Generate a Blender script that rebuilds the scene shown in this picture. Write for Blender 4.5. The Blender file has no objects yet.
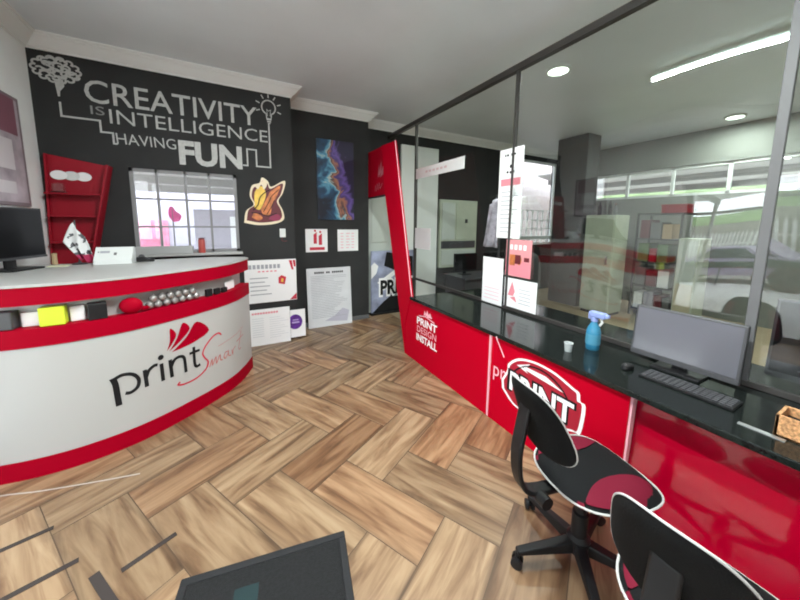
import bpy, bmesh, math, random
from mathutils import Vector, Matrix
random.seed(7)
S = bpy.context.scene
COL = S.collection
PI = math.pi
ORG = {}

# ------------------------------------------------------------------ materials
def mat(name, col, rough=0.5, metal=0.0, coat=0.0, emit=None, estr=0.0, var=0.0, vscale=8.0, spec=0.5, bump=0.0, bscale=60.0):
    m = bpy.data.materials.new(name); m.use_nodes = True
    nt = m.node_tree; b = nt.nodes['Principled BSDF']
    b.inputs['Base Color'].default_value = (*col, 1)
    b.inputs['Roughness'].default_value = rough
    b.inputs['Metallic'].default_value = metal
    b.inputs['Coat Weight'].default_value = coat
    b.inputs['Coat Roughness'].default_value = 0.04
    b.inputs['Specular IOR Level'].default_value = spec
    if emit:
        b.inputs['Emission Color'].default_value = (*emit, 1); b.inputs['Emission Strength'].default_value = estr
    tc = None
    if var > 0 or bump > 0:
        tc = nt.nodes.new('ShaderNodeTexCoord')
    if var > 0:
        n = nt.nodes.new('ShaderNodeTexNoise'); n.inputs['Scale'].default_value = vscale; n.inputs['Detail'].default_value = 4
        r = nt.nodes.new('ShaderNodeValToRGB')
        r.color_ramp.elements[0].position = 0.3; r.color_ramp.elements[1].position = 0.7
        r.color_ramp.elements[0].color = (*[c*(1-var) for c in col], 1)
        r.color_ramp.elements[1].color = (*[min(1, c*(1+var)) for c in col], 1)
        nt.links.new(tc.outputs['Object'], n.inputs['Vector']); nt.links.new(n.outputs['Fac'], r.inputs['Fac'])
        nt.links.new(r.outputs['Color'], b.inputs['Base Color'])
    if bump > 0:
        n = nt.nodes.new('ShaderNodeTexNoise'); n.inputs['Scale'].default_value = bscale
        bp = nt.nodes.new('ShaderNodeBump'); bp.inputs['Strength'].default_value = bump; bp.inputs['Distance'].default_value = 0.01
        nt.links.new(tc.outputs['Object'], n.inputs['Vector']); nt.links.new(n.outputs['Fac'], bp.inputs['Height'])
        nt.links.new(bp.outputs['Normal'], b.inputs['Normal'])
    return m

def glass_mat(name, refl, tint, rough=0.0, ior=1.5):
    m = bpy.data.materials.new(name); m.use_nodes = True
    nt = m.node_tree; nt.nodes.clear()
    o = nt.nodes.new('ShaderNodeOutputMaterial'); mx = nt.nodes.new('ShaderNodeMixShader')
    t = nt.nodes.new('ShaderNodeBsdfTransparent'); g = nt.nodes.new('ShaderNodeBsdfGlossy')
    fr = nt.nodes.new('ShaderNodeFresnel'); fr.inputs['IOR'].default_value = 1.5
    ad = nt.nodes.new('ShaderNodeMath'); ad.operation = 'ADD'; ad.inputs[1].default_value = refl; ad.use_clamp = True
    ge = nt.nodes.new('ShaderNodeNewGeometry'); mr = nt.nodes.new('ShaderNodeMapRange'); mr.inputs['To Min'].default_value = ior; mr.inputs['To Max'].default_value = 1/ior
    nt.links.new(ge.outputs['Backfacing'], mr.inputs['Value']); nt.links.new(mr.outputs[0], fr.inputs['IOR'])
    t.inputs['Color'].default_value = (*tint, 1); g.inputs['Roughness'].default_value = rough
    g.inputs['Color'].default_value = (1, 1, 1, 1)
    nt.links.new(fr.outputs[0], ad.inputs[0]); nt.links.new(ad.outputs[0], mx.inputs[0])
    nt.links.new(t.outputs[0], mx.inputs[1]); nt.links.new(g.outputs[0], mx.inputs[2]); nt.links.new(mx.outputs[0], o.inputs['Surface'])
    return m

M = {}
M['white_wall'] = mat('white_wall', (.87, .885, .88), .7, var=.04, vscale=3)
M['ceiling'] = mat('ceiling', (.75, .80, .83), .38, var=.05, vscale=1.2, spec=.4)
M['cornice'] = mat('cornice', (.83, .84, .83), .6)
M['charcoal'] = mat('charcoal_wall', (.031, .0315, .032), .75, spec=.25, var=.12, vscale=2.5, bump=.08, bscale=90)
M['decal'] = mat('white_vinyl', (.50, .50, .49), .6, var=.12, vscale=40)
M['decal_dim'] = mat('grey_vinyl', (.25, .25, .25), .6)
M['white_gloss'] = mat('white_laminate', (.42, .42, .41), .4, coat=.0)
M['red_lam'] = mat('red_laminate', (.31, .0001, .0125), .55, coat=.0, spec=.05)
M['red_dark'] = mat('red_board', (.30, .004, .016), .5, spec=.3)
M['red_gloss'] = mat('red_acrylic', (.44, .0001, .014), .5, spec=.05)
M['red_mirror'] = mat('glossy_red_acrylic', (.34, .0002, .016), .08, spec=.5, coat=.5)
M['black_gloss'] = mat('black_granite', (.010, .013, .012), .10, spec=.3, coat=.0, var=.5, vscale=60)
M['black'] = mat('black_plastic', (.010, .010, .011), .45, spec=.3)
M['black_fabric'] = mat('black_fabric', (.0055, .006, .0065), .9, spec=.2, bump=.25, bscale=220)
M['dark_grey'] = mat('dark_grey_plastic', (.05, .05, .055), .45)
M['mid_grey'] = mat('mid_grey', (.13, .13, .135), .5)
M['track'] = mat('bronze_aluminium', (.055, .05, .047), .45, metal=.3)
M['alu'] = mat('brushed_aluminium', (.45, .46, .46), .35, metal=.8)
M['frame_grey'] = mat('grey_window_frame', (.24, .235, .24), .5)
M['paper'] = mat('paper', (.86, .86, .87), .6)
M['paper_grey'] = mat('board_print', (.66, .67, .70), .5, var=.05, vscale=5)
M['paper_line'] = mat('grey_ink', (.36, .37, .41), .7)
M['ink'] = mat('black_ink', (.010, .010, .011), .7, spec=.2)
M['red_ink'] = mat('red_ink', (.55, .02, .05), .6)
M['pink_ink'] = mat('pink_ink', (.75, .25, .30), .6)
M['pink_line'] = mat('pink_line', (.85, .45, .52), .5)
M['purple'] = mat('purple_ink', (.10, .02, .25), .5, var=.5, vscale=14)
M['pink_poster'] = mat('pink_poster', (.72, .12, .15), .5, var=.3, vscale=9)
M['orange'] = mat('orange_ink', (.55, .17, .05), .5, var=.5, vscale=14)
M['yellow'] = mat('yellow_ink', (.80, .52, .08), .5, var=.25, vscale=12)
M['maroon'] = mat('maroon_ink', (.12, .012, .02), .5)
M['cream'] = mat('cream_ink', (.78, .66, .48), .5)
M['screen'] = mat('screen_glass', (.004, .004, .005), .35, spec=.12)
M['screen_satin'] = mat('satin_screen', (.13, .13, .15), .14, coat=.3)
M['pale_green'] = mat('pale_green_paint', (.46, .50, .40), .5, var=.05)
M['pale_door'] = mat('pale_grey_green', (.50, .54, .50), .55, var=.06, vscale=2)
M['white_panel'] = mat('pale_panel', (.76, .79, .77), .5)
M['lime'] = mat('lime_plastic', (.55, .68, .03), .4)
M['blue_liquid'] = mat('blue_bottle', (.03, .20, .34), .2, coat=.3)
M['blue_cap'] = mat('lilac_cap', (.25, .32, .62), .35)
M['cork'] = mat('cork', (.52, .27, .12), .8, var=.6, vscale=90, bump=.4, bscale=120)
M['mat_rubber'] = mat('mat_rubber', (.010, .0105, .012), .8, bump=.2, bscale=150)
M['mat_pile'] = mat('mat_pile', (.008, .0083, .009), .95, var=.4, vscale=70, bump=.6, bscale=260)
M['teal'] = mat('teal_print', (.010, .028, .030), .95)
M['strip'] = mat('brown_strip', (.035, .026, .023), .8)
M['column'] = mat('column_grey', (.055, .057, .060), .55, var=.1, vscale=3)
M['office_floor'] = mat('office_tiles', (.42, .33, .22), .4, var=.12, vscale=3)
M['pavement'] = mat('pavement', (.70, .67, .62), .85, var=.1, vscale=1.5)
M['fence'] = mat('cream_steel', (.82, .82, .74), .5)
M['hedge'] = mat('hedge_green', (.10, .17, .05), .8, var=.5, vscale=3)
M['tan_wall'] = mat('tan_wall', (.34, .32, .26), .8, var=.08)
M['hill'] = mat('grass_bank', (.17, .26, .08), .9, var=.25, vscale=.6)
M['lilac_car'] = mat('lilac_car_paint', (.36, .28, .42), .3, coat=.5)
M['pink_car'] = mat('mauve_car_paint', (.40, .18, .27), .3, coat=.5)
M['car_glass'] = mat('car_glass', (.03, .04, .05), .1)
M['tyre'] = mat('tyre', (.02, .02, .02), .8)
M['roof'] = mat('canopy_sheet', (.62, .60, .57), .6, var=.06)
def translucent(m, f=.5):
    nt = m.node_tree; b = nt.nodes['Principled BSDF']; t = nt.nodes.new('ShaderNodeBsdfTranslucent'); t.inputs[0].default_value = (.75, .74, .70, 1)
    x = nt.nodes.new('ShaderNodeMixShader'); x.inputs[0].default_value = f; o = nt.nodes['Material Output']
    nt.links.new(b.outputs[0], x.inputs[1]); nt.links.new(t.outputs[0], x.inputs[2]); nt.links.new(x.outputs[0], o.inputs[0])
translucent(M['roof'])
M['beam'] = mat('canopy_beam', (.40, .39, .38), .6)
M['far_wall'] = mat('far_render', (.42, .40, .47), .8, var=.05)
M['pink_wall'] = mat('pink_banner', (.62, .20, .30), .7, var=.3, vscale=4)
M['magenta'] = mat('magenta_cloth', (.70, .03, .25), .6)
M['tube'] = mat('lamp_tube', (.9, 1, .95), .3, emit=(.80, 1, .92), estr=32)
M['lamp'] = mat('lamp_disc', (.9, 1, .9), .3, emit=(.85, 1, .82), estr=6)
M['white_plastic'] = mat('white_plastic', (.70, .72, .71), .4)
M['maroon_cloth'] = mat('maroon_cloth', (.13, .004, .018), .8, spec=.2)
M['chrome'] = mat('chrome', (.5, .5, .5), .25, metal=1)
M['silver'] = mat('silver_bauble', (.35, .34, .33), .25, metal=.6, var=.4, vscale=40)
M['white_pipe'] = mat('white_piping', (.48, .48, .47), .5)
M['tan'] = mat('tan_card', (.42, .30, .17), .7)
M['glass_win'] = glass_mat('window_glass', .02, (.96, .97, .97))
M['glass_part'] = glass_mat('partition_glass', .02, (.90, .92, .915))
M['glass_film'] = glass_mat('reflective_acrylic', .042, (.90, .92, .915))
M['glass_low'] = glass_mat('low_reflection_glass', 0, (.94, .95, .95), ior=1.14)
M['glass_clear'] = glass_mat('clear_acrylic', .04, (.92, .93, .93))

def galaxy_mat():
    m = bpy.data.materials.new('galaxy_print'); m.use_nodes = True
    nt = m.node_tree; b = nt.nodes['Principled BSDF']; b.inputs['Roughness'].default_value = .45
    tc = nt.nodes.new('ShaderNodeTexCoord'); n0 = nt.nodes.new('ShaderNodeTexNoise')
    n0.inputs['Scale'].default_value = 3.4; n0.inputs['Detail'].default_value = 5; n0.inputs['Distortion'].default_value = .8
    sx = nt.nodes.new('ShaderNodeSeparateXYZ'); nt.links.new(tc.outputs['Object'], sx.inputs[0]); nt.links.new(tc.outputs['Object'], n0.inputs['Vector'])
    a = nt.nodes.new('ShaderNodeMath'); a.operation = 'MULTIPLY_ADD'; a.inputs[1].default_value = 1.15; nt.links.new(sx.outputs[0], a.inputs[0]); nt.links.new(n0.outputs['Fac'], a.inputs[2])
    z_ = nt.nodes.new('ShaderNodeMath'); z_.operation = 'MULTIPLY_ADD'; z_.inputs[1].default_value = .22; nt.links.new(sx.outputs[2], z_.inputs[0]); nt.links.new(a.outputs[0], z_.inputs[2])
    n = nt.nodes.new('ShaderNodeMath'); n.operation = 'SUBTRACT'; n.inputs[1].default_value = .10; nt.links.new(z_.outputs[0], n.inputs[0])
    r = nt.nodes.new('ShaderNodeValToRGB'); cr = r.color_ramp
    cols = [(.18, (.004, .008, .02)), (.34, (.010, .06, .13)), (.43, (.10, .32, .46)), (.475, (.40, .45, .40)), (.50, (.05, .03, .04)), (.56, (.38, .16, .09)), (.61, (.05, .03, .14)), (.70, (.13, .08, .32)), (.78, (.015, .01, .04))]
    cr.elements[0].position = cols[0][0]; cr.elements[0].color = (*cols[0][1], 1)
    cr.elements[1].position = cols[-1][0]; cr.elements[1].color = (*cols[-1][1], 1)
    for p, c in cols[1:-1]:
        e = cr.elements.new(p); e.color = (*c, 1)
    nt.links.new(n.outputs[0], r.inputs['Fac']); nt.links.new(r.outputs['Color'], b.inputs['Base Color'])
    return m
M['galaxy'] = galaxy_mat()

def wood_mat():
    m = bpy.data.materials.new('wood_look_tile'); m.use_nodes = True
    nt = m.node_tree; b = nt.nodes['Principled BSDF']; b.inputs['Roughness'].default_value = .38
    uv = nt.nodes.new('ShaderNodeUVMap'); uv.uv_map = 'UVMap'
    at = nt.nodes.new('ShaderNodeVertexColor'); at.layer_name = 'rnd'
    sep = nt.nodes.new('ShaderNodeSeparateColor'); nt.links.new(at.outputs['Color'], sep.inputs[0])
    mp = nt.nodes.new('ShaderNodeMapping'); mp.inputs['Scale'].default_value = (1.3, 11.0, 1)
    cmb = nt.nodes.new('ShaderNodeCombineXYZ')
    mul = nt.nodes.new('ShaderNodeMath'); mul.operation = 'MULTIPLY'; mul.inputs[1].default_value = 37.0
    nt.links.new(sep.outputs[0], mul.inputs[0]); nt.links.new(mul.outputs[0], cmb.inputs[0]); nt.links.new(mul.outputs[0], cmb.inputs[1])
    nt.links.new(cmb.outputs[0], mp.inputs['Location']); nt.links.new(uv.outputs[0], mp.inputs['Vector'])
    n = nt.nodes.new('ShaderNodeTexNoise'); n.inputs['Scale'].default_value = 1.4; n.inputs['Detail'].default_value = 5; n.inputs['Roughness'].default_value = .55; n.inputs['Distortion'].default_value = .7
    nt.links.new(mp.outputs[0], n.inputs['Vector'])
    r = nt.nodes.new('ShaderNodeValToRGB'); cr = r.color_ramp
    cr.elements[0].position = .25; cr.elements[0].color = (.075, .038, .020, 1)
    cr.elements[1].position = .78; cr.elements[1].color = (.40, .285, .175, 1)
    e = cr.elements.new(.42); e.color = (.20, .118, .064, 1)
    e = cr.elements.new(.58); e.color = (.31, .205, .118, 1)
    nt.links.new(n.outputs['Fac'], r.inputs['Fac'])
    hs = nt.nodes.new('ShaderNodeHueSaturation')
    mr = nt.nodes.new('ShaderNodeMapRange'); mr.inputs['To Min'].default_value = .72; mr.inputs['To Max'].default_value = 1.15
    nt.links.new(sep.outputs[1], mr.inputs['Value']); nt.links.new(mr.outputs[0], hs.inputs['Value'])
    nt.links.new(r.outputs['Color'], hs.inputs['Color'])
    # reddish tone on some tiles and darker printed long edges
    rr_ = nt.nodes.new('ShaderNodeValToRGB'); rr_.color_ramp.elements[0].position = .62; rr_.color_ramp.elements[0].color = (0, 0, 0, 1); rr_.color_ramp.elements[1].position = 1; rr_.color_ramp.elements[1].color = (.55, .55, .55, 1)
    mx = nt.nodes.new('ShaderNodeMix'); mx.data_type = 'RGBA'; mx.blend_type = 'MULTIPLY'; mx.inputs['B'].default_value = (1.0, .72, .58, 1)
    nt.links.new(sep.outputs[2], rr_.inputs['Fac']); nt.links.new(rr_.outputs[0], mx.inputs['Factor']); nt.links.new(hs.outputs[0], mx.inputs['A'])
    su = nt.nodes.new('ShaderNodeSeparateXYZ'); nt.links.new(uv.outputs[0], su.inputs[0])
    pp = nt.nodes.new('ShaderNodeMath'); pp.operation = 'PINGPONG'; pp.inputs[1].default_value = .155; nt.links.new(su.outputs[1], pp.inputs[0])
    ad = nt.nodes.new('ShaderNodeMath'); ad.operation = 'MULTIPLY_ADD'; ad.inputs[1].default_value = .06; nt.links.new(n.outputs['Fac'], ad.inputs[0]); nt.links.new(pp.outputs[0], ad.inputs[2])
    er = nt.nodes.new('ShaderNodeMapRange'); er.inputs['From Min'].default_value = .022; er.inputs['From Max'].default_value = .062; er.inputs['To Min'].default_value = .62; er.inputs['To Max'].default_value = 1; nt.links.new(ad.outputs[0], er.inputs['Value'])
    m2 = nt.nodes.new('ShaderNodeMix'); m2.data_type = 'RGBA'; m2.blend_type = 'MULTIPLY'; m2.inputs['Factor'].default_value = 1
    nt.links.new(mx.outputs['Result'], m2.inputs['A']); nt.links.new(er.outputs[0], m2.inputs['B']); nt.links.new(m2.outputs['Result'], b.inputs['Base Color'])
    return m
M['wood'] = wood_mat()
M['grout'] = mat('dark_grout', (.10, .065, .042), .8)

# ------------------------------------------------------------------ mesh kit
class G:
    def __init__(s): s.v = []; s.f = []
    def add(s, vs, fs):
        n = len(s.v); s.v += [Vector(p) for p in vs]; s.f += [tuple(i+n for i in f) for f in fs]; return s
    def join(s, g): return s.add(g.v, g.f)
    def xf(s, m): s.v = [m @ p for p in s.v]; return s

def box(x0, x1, y0, y1, z0, z1, bev=0.0, g=None):
    bm = bmesh.new(); bmesh.ops.create_cube(bm, size=1)
    for v in bm.verts:
        v.co = ((x0+x1)/2+v.co.x*(x1-x0), (y0+y1)/2+v.co.y*(y1-y0), (z0+z1)/2+v.co.z*(z1-z0))
    if bev: bmesh.ops.bevel(bm, geom=bm.edges[:], offset=bev, segments=2, affect='EDGES', profile=.5)
    g = g or G(); bm.verts.index_update()
    g.add([v.co.copy() for v in bm.verts], [[v.index for v in f.verts] for f in bm.faces]); bm.free(); return g

def tube(pts, r, n=8, closed=False, g=None):
    g = g or G(); pts = [Vector(p) for p in pts]; N = len(pts); vs = []; fs = []
    rs = r if isinstance(r, (list, tuple)) else [r]*N
    up = Vector((0, 0, 1)); prev = None
    for i, p in enumerate(pts):
        a = pts[(i-1) % N] if (closed or i > 0) else p; b = pts[(i+1) % N] if (closed or i < N-1) else p
        t = (b-a).normalized()
        if prev is None:
            u = t.cross(up)
            if u.length < .05: u = t.cross(Vector((0, 1, 0)))
        else: u = prev - t*prev.dot(t)
        u.normalize(); prev = u; w = t.cross(u)
        for k in range(n):
            an = 2*PI*k/n; vs.append(p+(u*math.cos(an)+w*math.sin(an))*rs[i])
    M_ = N if closed else N-1
    for i in range(M_):
        for k in range(n):
            a, b = i*n+k, i*n+(k+1) % n; c, d = ((i+1) % N)*n+(k+1) % n, ((i+1) % N)*n+k
            fs.append((a, b, c, d))
    if not closed:
        fs.append(tuple(range(n-1, -1, -1))); fs.append(tuple((N-1)*n+k for k in range(n)))
    return g.add(vs, fs)

def lathe(prof, cx=0, cy=0, n=24, g=None, cap=True):
    g = g or G(); vs = []; fs = []
    for r, z in prof:
        for k in range(n):
            a = 2*PI*k/n; vs.append((cx+r*math.cos(a), cy+r*math.sin(a), z))
    for i in range(len(prof)-1):
        for k in range(n):
            fs.append((i*n+k, i*n+(k+1) % n, (i+1)*n+(k+1) % n, (i+1)*n+k))
    if cap:
        fs.append(tuple(range(n-1, -1, -1))); fs.append(tuple((len(prof)-1)*n+k for k in range(n)))
    return g.add(vs, fs)

def prism(poly, fn0, fn1, g=None):
    """solid between two maps of one 2-D polygon"""
    g = g or G(); n = len(poly)
    vs = [fn0(*p) for p in poly]+[fn1(*p) for p in poly]
    fs = [tuple(range(n-1, -1, -1)), tuple(range(n, 2*n))]+[(i, (i+1) % n, n+(i+1) % n, n+i) for i in range(n)]
    return g.add(vs, fs)

def obj(name, g, m, parent=None, smooth=False, label=None):
    me = bpy.data.meshes.new(name)
    if parent is not None: o = ORG[parent.name]
    else:
        xs = [p.x for p in g.v]; ys = [p.y for p in g.v]; zs = [p.z for p in g.v]
        o = Vector(((min(xs)+max(xs))/2, (min(ys)+max(ys))/2, min(zs)))
    me.from_pydata([p-o for p in g.v], [], g.f); me.materials.append(M[m] if isinstance(m, str) else m)
    bm = bmesh.new(); bm.from_mesh(me); bmesh.ops.recalc_face_normals(bm, faces=bm.faces[:]) if not getattr(g, 'flat', False) else None
    bm.to_mesh(me); bm.free()
    if smooth:
        for p in me.polygons: p.use_smooth = True
        try: me.set_sharp_from_angle(angle=math.radians(40))
        except Exception: pass
    ob = bpy.data.objects.new(name, me); COL.objects.link(ob)
    if parent is not None: ob.parent = parent
    else: ob.location = o
    ORG[ob.name] = o
    if label: ob['label'] = label
    return ob

def thing(name, loc, label, cat, group=None):
    e = bpy.data.objects.new(name, None); e.empty_display_size = .1; COL.objects.link(e); e.location = loc
    ORG[e.name] = Vector(loc); return tag(e, label, cat, group)
def tag(o, label, cat, group=None, kind=None):
    o['label'] = label; o['category'] = cat
    if group: o['group'] = group
    if kind: o['kind'] = kind
    return o
def struct(name, g, m, parent=None, smooth=False):
    o = obj(name, g, m, parent, smooth)
    if parent is None: o['kind'] = 'structure'
    return o
def dup(root, loc, rz, label):
    r = root.copy(); COL.objects.link(r); r.location = loc; r.rotation_euler = (0, 0, rz); r['label'] = label
    for ch in list(root.children):
        c = ch.copy(); COL.objects.link(c); c.parent = r
        for q in list(ch.children):
            d = q.copy(); COL.objects.link(d); d.parent = c
    return r

# 2-D kit: lists of (verts, faces)
def T(s, x, y, w, h, off=0.0, shear=0.0, space=1.0):
    cu = bpy.data.curves.new('t', 'FONT'); cu.body = s; cu.offset = off; cu.resolution_u = 3; cu.space_character = space
    ob = bpy.data.objects.new('t', cu); COL.objects.link(ob)
    dg = bpy.context.evaluated_depsgraph_get(); ev = ob.evaluated_get(dg); me = ev.to_mesh()
    vs = [(v.co.x+shear*v.co.y, v.co.y) for v in me.vertices]; fs = [tuple(p.vertices) for p in me.polygons]
    ev.to_mesh_clear(); bpy.data.objects.remove(ob); bpy.data.curves.remove(cu)
    x0 = min(v[0] for v in vs); x1 = max(v[0] for v in vs); y0 = min(v[1] for v in vs); y1 = max(v[1] for v in vs)
    sx, sy = w/(x1-x0), h/(y1-y0)
    return [([(x+(a-x0)*sx, y+(b-y0)*sy) for a, b in vs], fs)]
def ribbon(pts, w, closed=False):
    n = len(pts); vs = []; ws = w if isinstance(w, (list, tuple)) else [w]*n
    P = [Vector((*p, 0)) for p in pts]
    for i, p in enumerate(P):
        a = P[(i-1) % n] if (closed or i) else p; b = P[(i+1) % n] if (closed or i < n-1) else p
        d1 = (p-a).normalized() if (p-a).length > 1e-9 else (b-p).normalized(); d2 = (b-p).normalized() if (b-p).length > 1e-9 else d1
        t = d1+d2; t = t.normalized() if t.length > 1e-6 else d1
        nn = Vector((-t.y, t.x, 0)); k = max(.5, nn.dot(Vector((-d1.y, d1.x, 0))))
        q = nn*(ws[i]/2/k); vs += [(p.x-q.x, p.y-q.y), (p.x+q.x, p.y+q.y)]
    fs = [(2*i, 2*((i+1) % n), 2*((i+1) % n)+1, 2*i+1) for i in range(n if closed else n-1)]
    return [(vs, fs)]
def poly(pts): return [(list(pts), [tuple(range(len(pts)))])]
def rect(x0, x1, y0, y1): return poly([(x0, y0), (x1, y0), (x1, y1), (x0, y1)])
def ell(cx, cy, rx, ry, n=28): return poly([(cx+rx*math.cos(2*PI*k/n), cy+ry*math.sin(2*PI*k/n)) for k in range(n)])
def arc(cx, cy, rx, ry, a0, a1, n=16): return [(cx+rx*math.cos(math.radians(a0+(a1-a0)*k/n)), cy+ry*math.sin(math.radians(a0+(a1-a0)*k/n))) for k in range(n+1)]
def smoothpts(pts, n=6):
    P = [Vector((*p, 0)) if len(p) == 2 else Vector(p) for p in pts]; out = []
    for i in range(len(P)-1):
        p0 = P[i-1] if i else P[i]*2-P[i+1]; p1 = P[i]; p2 = P[i+1]; p3 = P[i+2] if i+2 < len(P) else P[i+1]*2-P[i]
        for k in range(n):
            t = k/n; q = .5*((2*p1)+(p2-p0)*t+(2*p0-5*p1+4*p2-p3)*t*t+(3*p1-p0-3*p2+p3)*t**3); out.append(q)
    out.append(P[-1]); return [tuple(q)[:len(pts[0])] for q in out]
def plane(o, u, v, eps=.002):
    o, u, v = Vector(o), Vector(u), Vector(v); n = u.cross(v).normalized()
    return lambda a, b, e=0: o+u*a+v*b+n*(eps+e)
def decal(name, shapes, f, m, parent, e=0, label=None):
    g = G(); g.flat = True
    for i_, (vs, fs) in enumerate(shapes): g.add([f(a, b, e+i_*.00006) for a, b in vs], fs)
    # face the way the map faces
    if g.f:
        o = f(0, 0); n = (f(.01, 0)-o).cross(f(0, .01)-o)
        out = []
        for fc in g.f:
            a, b, c = g.v[fc[0]], g.v[fc[1]], g.v[fc[2]]
            nn = sum(((g.v[fc[i]]-a).cross(g.v[fc[(i+1) % len(fc)]]-a) for i in range(1, len(fc)-1)), Vector())
            out.append(tuple(reversed(fc)) if nn.dot(n) < 0 else fc)
        g.f = out
    return obj(name, g, m, parent, label=label)
XU, YD, ZU = (1, 0, 0), (0, -1, 0), (0, 0, 1)

# ------------------------------------------------------------------ room
H_C = 3.38
XL, XR, YF = -1.63, 7.6, -2.2
W1, W2, W3 = 4.46, 4.85, 5.15
XG = 2.49            # glass line
# floor: herringbone of wood-look tiles in the lobby
def herringbone():
    L, W = .75, .31; th = math.radians(28.5); e1 = Vector((math.cos(th), math.sin(th), 0)); e2 = Vector((-math.sin(th), math.cos(th), 0))
    O = Vector((.196, 2.03, 0)); gap = .0022
    bm = bmesh.new(); uvl = bm.loops.layers.uv.new('UVMap'); cl = bm.loops.layers.float_color.new('rnd')
    rnd = random.Random(3)
    def face(u0, u1, v0, v1, along_u):
        c = O+e1*((u0+u1)/2)-e2*((v0+v1)/2)
        if not (XL-1 < c.x < 3.2 and YF-1 < c.y < 6): return
        q = [(u0+gap, v0+gap), (u0+gap, v1-gap), (u1-gap, v1-gap), (u1-gap, v0+gap)]
        f = bm.faces.new([bm.verts.new(O+e1*a-e2*b) for a, b in q])
        r = (rnd.random(), rnd.random(), rnd.random(), 1)
        for lp, (a, b) in zip(f.loops, q):
            lp[uvl].uv = (a-u0, b-v0) if along_u else (b-v0, a-u0); lp[cl] = r
    for m_ in range(-8, 9):
        for k in range(-30, 31):
            sx, sy = k*W+m_*L, k*W-m_*L
            face(sx, sx+L, sy, sy+W, True)
            face(sx-W, sx, sy, sy+L, False)
    for co, no in (((XL, 0, 0), (-1, 0, 0)), ((2.45, 0, 0), (1, 0, 0)), ((0, YF, 0), (0, -1, 0)), ((0, W3, 0), (0, 1, 0))):
        bmesh.ops.bisect_plane(bm, geom=bm.verts[:]+bm.edges[:]+bm.faces[:], plane_co=co, plane_no=no, clear_outer=True)
    bmesh.ops.recalc_face_normals(bm, faces=bm.faces[:])
    if bm.faces and sum(f.normal.z for f in bm.faces) < 0: bmesh.ops.reverse_faces(bm, faces=bm.faces[:])
    me = bpy.data.meshes.new('floor'); bm.to_mesh(me); bm.free(); me.materials.append(M['wood'])
    o = bpy.data.objects.new('floor', me); COL.objects.link(o); o['kind'] = 'structure'; return o
herringbone()
struct('floor_bed', box(XL, 2.45, YF, W3, -.12, -.0012), 'grout')
struct('floor_office', box(2.45, XR, YF, W3, -.12, 0), 'office_floor')
struct('ceiling', box(XL-.1, XR+.1, YF-.1, W3+.3, H_C, H_C+.15), 'ceiling')

# back wall with window
WX0, WX1, WZ0, WZ1 = -.965, .067, 1.27, 2.215
g = G(); t = .14
box(XL-.15, WX0, W1, W1+t, 0, H_C, g=g); box(WX1, .745, W1, W1+t, 0, H_C, g=g)
box(WX0, WX1, W1, W1+t, 0, WZ0, g=g); box(WX0, WX1, W1, W1+t, WZ1, H_C, g=g); box(.60, .745, W1+t, W2+.3, 0, H_C, g=g)
struct('wall_back', g, 'charcoal')
struct('wall_back_centre', box(.745, 2.0, W2, W2+.3, 0, H_C), 'charcoal')
# far back wall with an opening for the bright office window
OX0, OX1, OZ0, OZ1 = 5.72, 7.2, 1.15, 3.15
g = G(); box(2.0, OX0, W3, W3+t, 0, H_C, g=g); box(OX1, XR, W3, W3+t, 0, H_C, g=g); box(OX0, OX1, W3, W3+t, 0, OZ0, g=g); box(OX0, OX1, W3, W3+t, OZ1, H_C, g=g)
struct('wall_back_office', g, 'charcoal')
# left wall stub and shopfront
SF0, SF1, SFT = -2.0, 2.7, 2.62
g = G(); box(XL-.15, XL, SF1, W1, 0, H_C, g=g); box(XL-.15, XL, SF0, SF1, SFT, H_C, g=g); box(XL-.15, XL, YF, SF0, 0, H_C, g=g)
struct('wall_left', g, 'white_wall')
# front wall, behind the camera
struct('wall_front', box(XL-.15, XR+.15, YF-.15, YF, 0, H_C), 'white_wall')
RY0_, RY1_, RZ0_, RZ1_ = 1.3, 4.5, 2.22, 2.78     # high window added to the office's right wall as a bright strip
g = G(); box(XR, XR+.15, YF, RY0_, 0, H_C, g=g); box(XR, XR+.15, RY1_, W3, 0, H_C, g=g); box(XR, XR+.15, RY0_, RY1_, 0, RZ0_, g=g); box(XR, XR+.15, RY0_, RY1_, RZ1_, H_C, g=g)
struct('wall_right', g, mat('office_wall', (.20, .21, .19), .7, var=.05))

# cornices: moulded profile swept along a line
def cornice(name, p0, p1, inward, c0=0, c1=0):
    prof = [(0, 0), (.012, 0), (.012, .018), (.03, .026), (.055, .05), (.085, .085), (.105, .1), (.105, .113), (.125, .113), (.125, .13), (0, .13)]
    p0, p1, n = Vector(p0), Vector(p1), Vector(inward); d = (p1-p0).normalized(); g = G(); k = len(prof)
    vs = [p0+n*a+d*(c0*a)+Vector((0, 0, H_C-.13+b)) for a, b in prof]+[p1+n*a+d*(c1*a)+Vector((0, 0, H_C-.13+b)) for a, b in prof]
    g.add(vs, [tuple(range(k)), tuple(range(2*k-1, k-1, -1))]+[(i, (i+1) % k, k+(i+1) % k, k+i) for i in range(k)])
    struct(name, g, 'cornice', smooth=False)
cornice('trim_1', (XL, W1, 0), (.745, W1, 0), (0, -1, 0), 1, 1)
cornice('trim_2', (XL, W1, 0), (XL, YF, 0), (1, 0, 0), 1, 0)
cornice('trim_3', (.745, W1, 0), (.745, W2, 0), (1, 0, 0), -1, -1)
cornice('trim_4', (.745, W2, 0), (2.0, W2, 0), (0, -1, 0), 1, 1)
cornice('trim_5', (2.0, W2, 0), (2.0, W3, 0), (1, 0, 0), -1, -1)
cornice('trim_6', (2.0, W3, 0), (XR, W3, 0), (0, -1, 0), 1, 0)
# skirting at the base of the centre wall
struct('baseboard_back', box(.76, 2.0, W2-.012, W2, 0, .07, .003), 'mid_grey')

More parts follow.
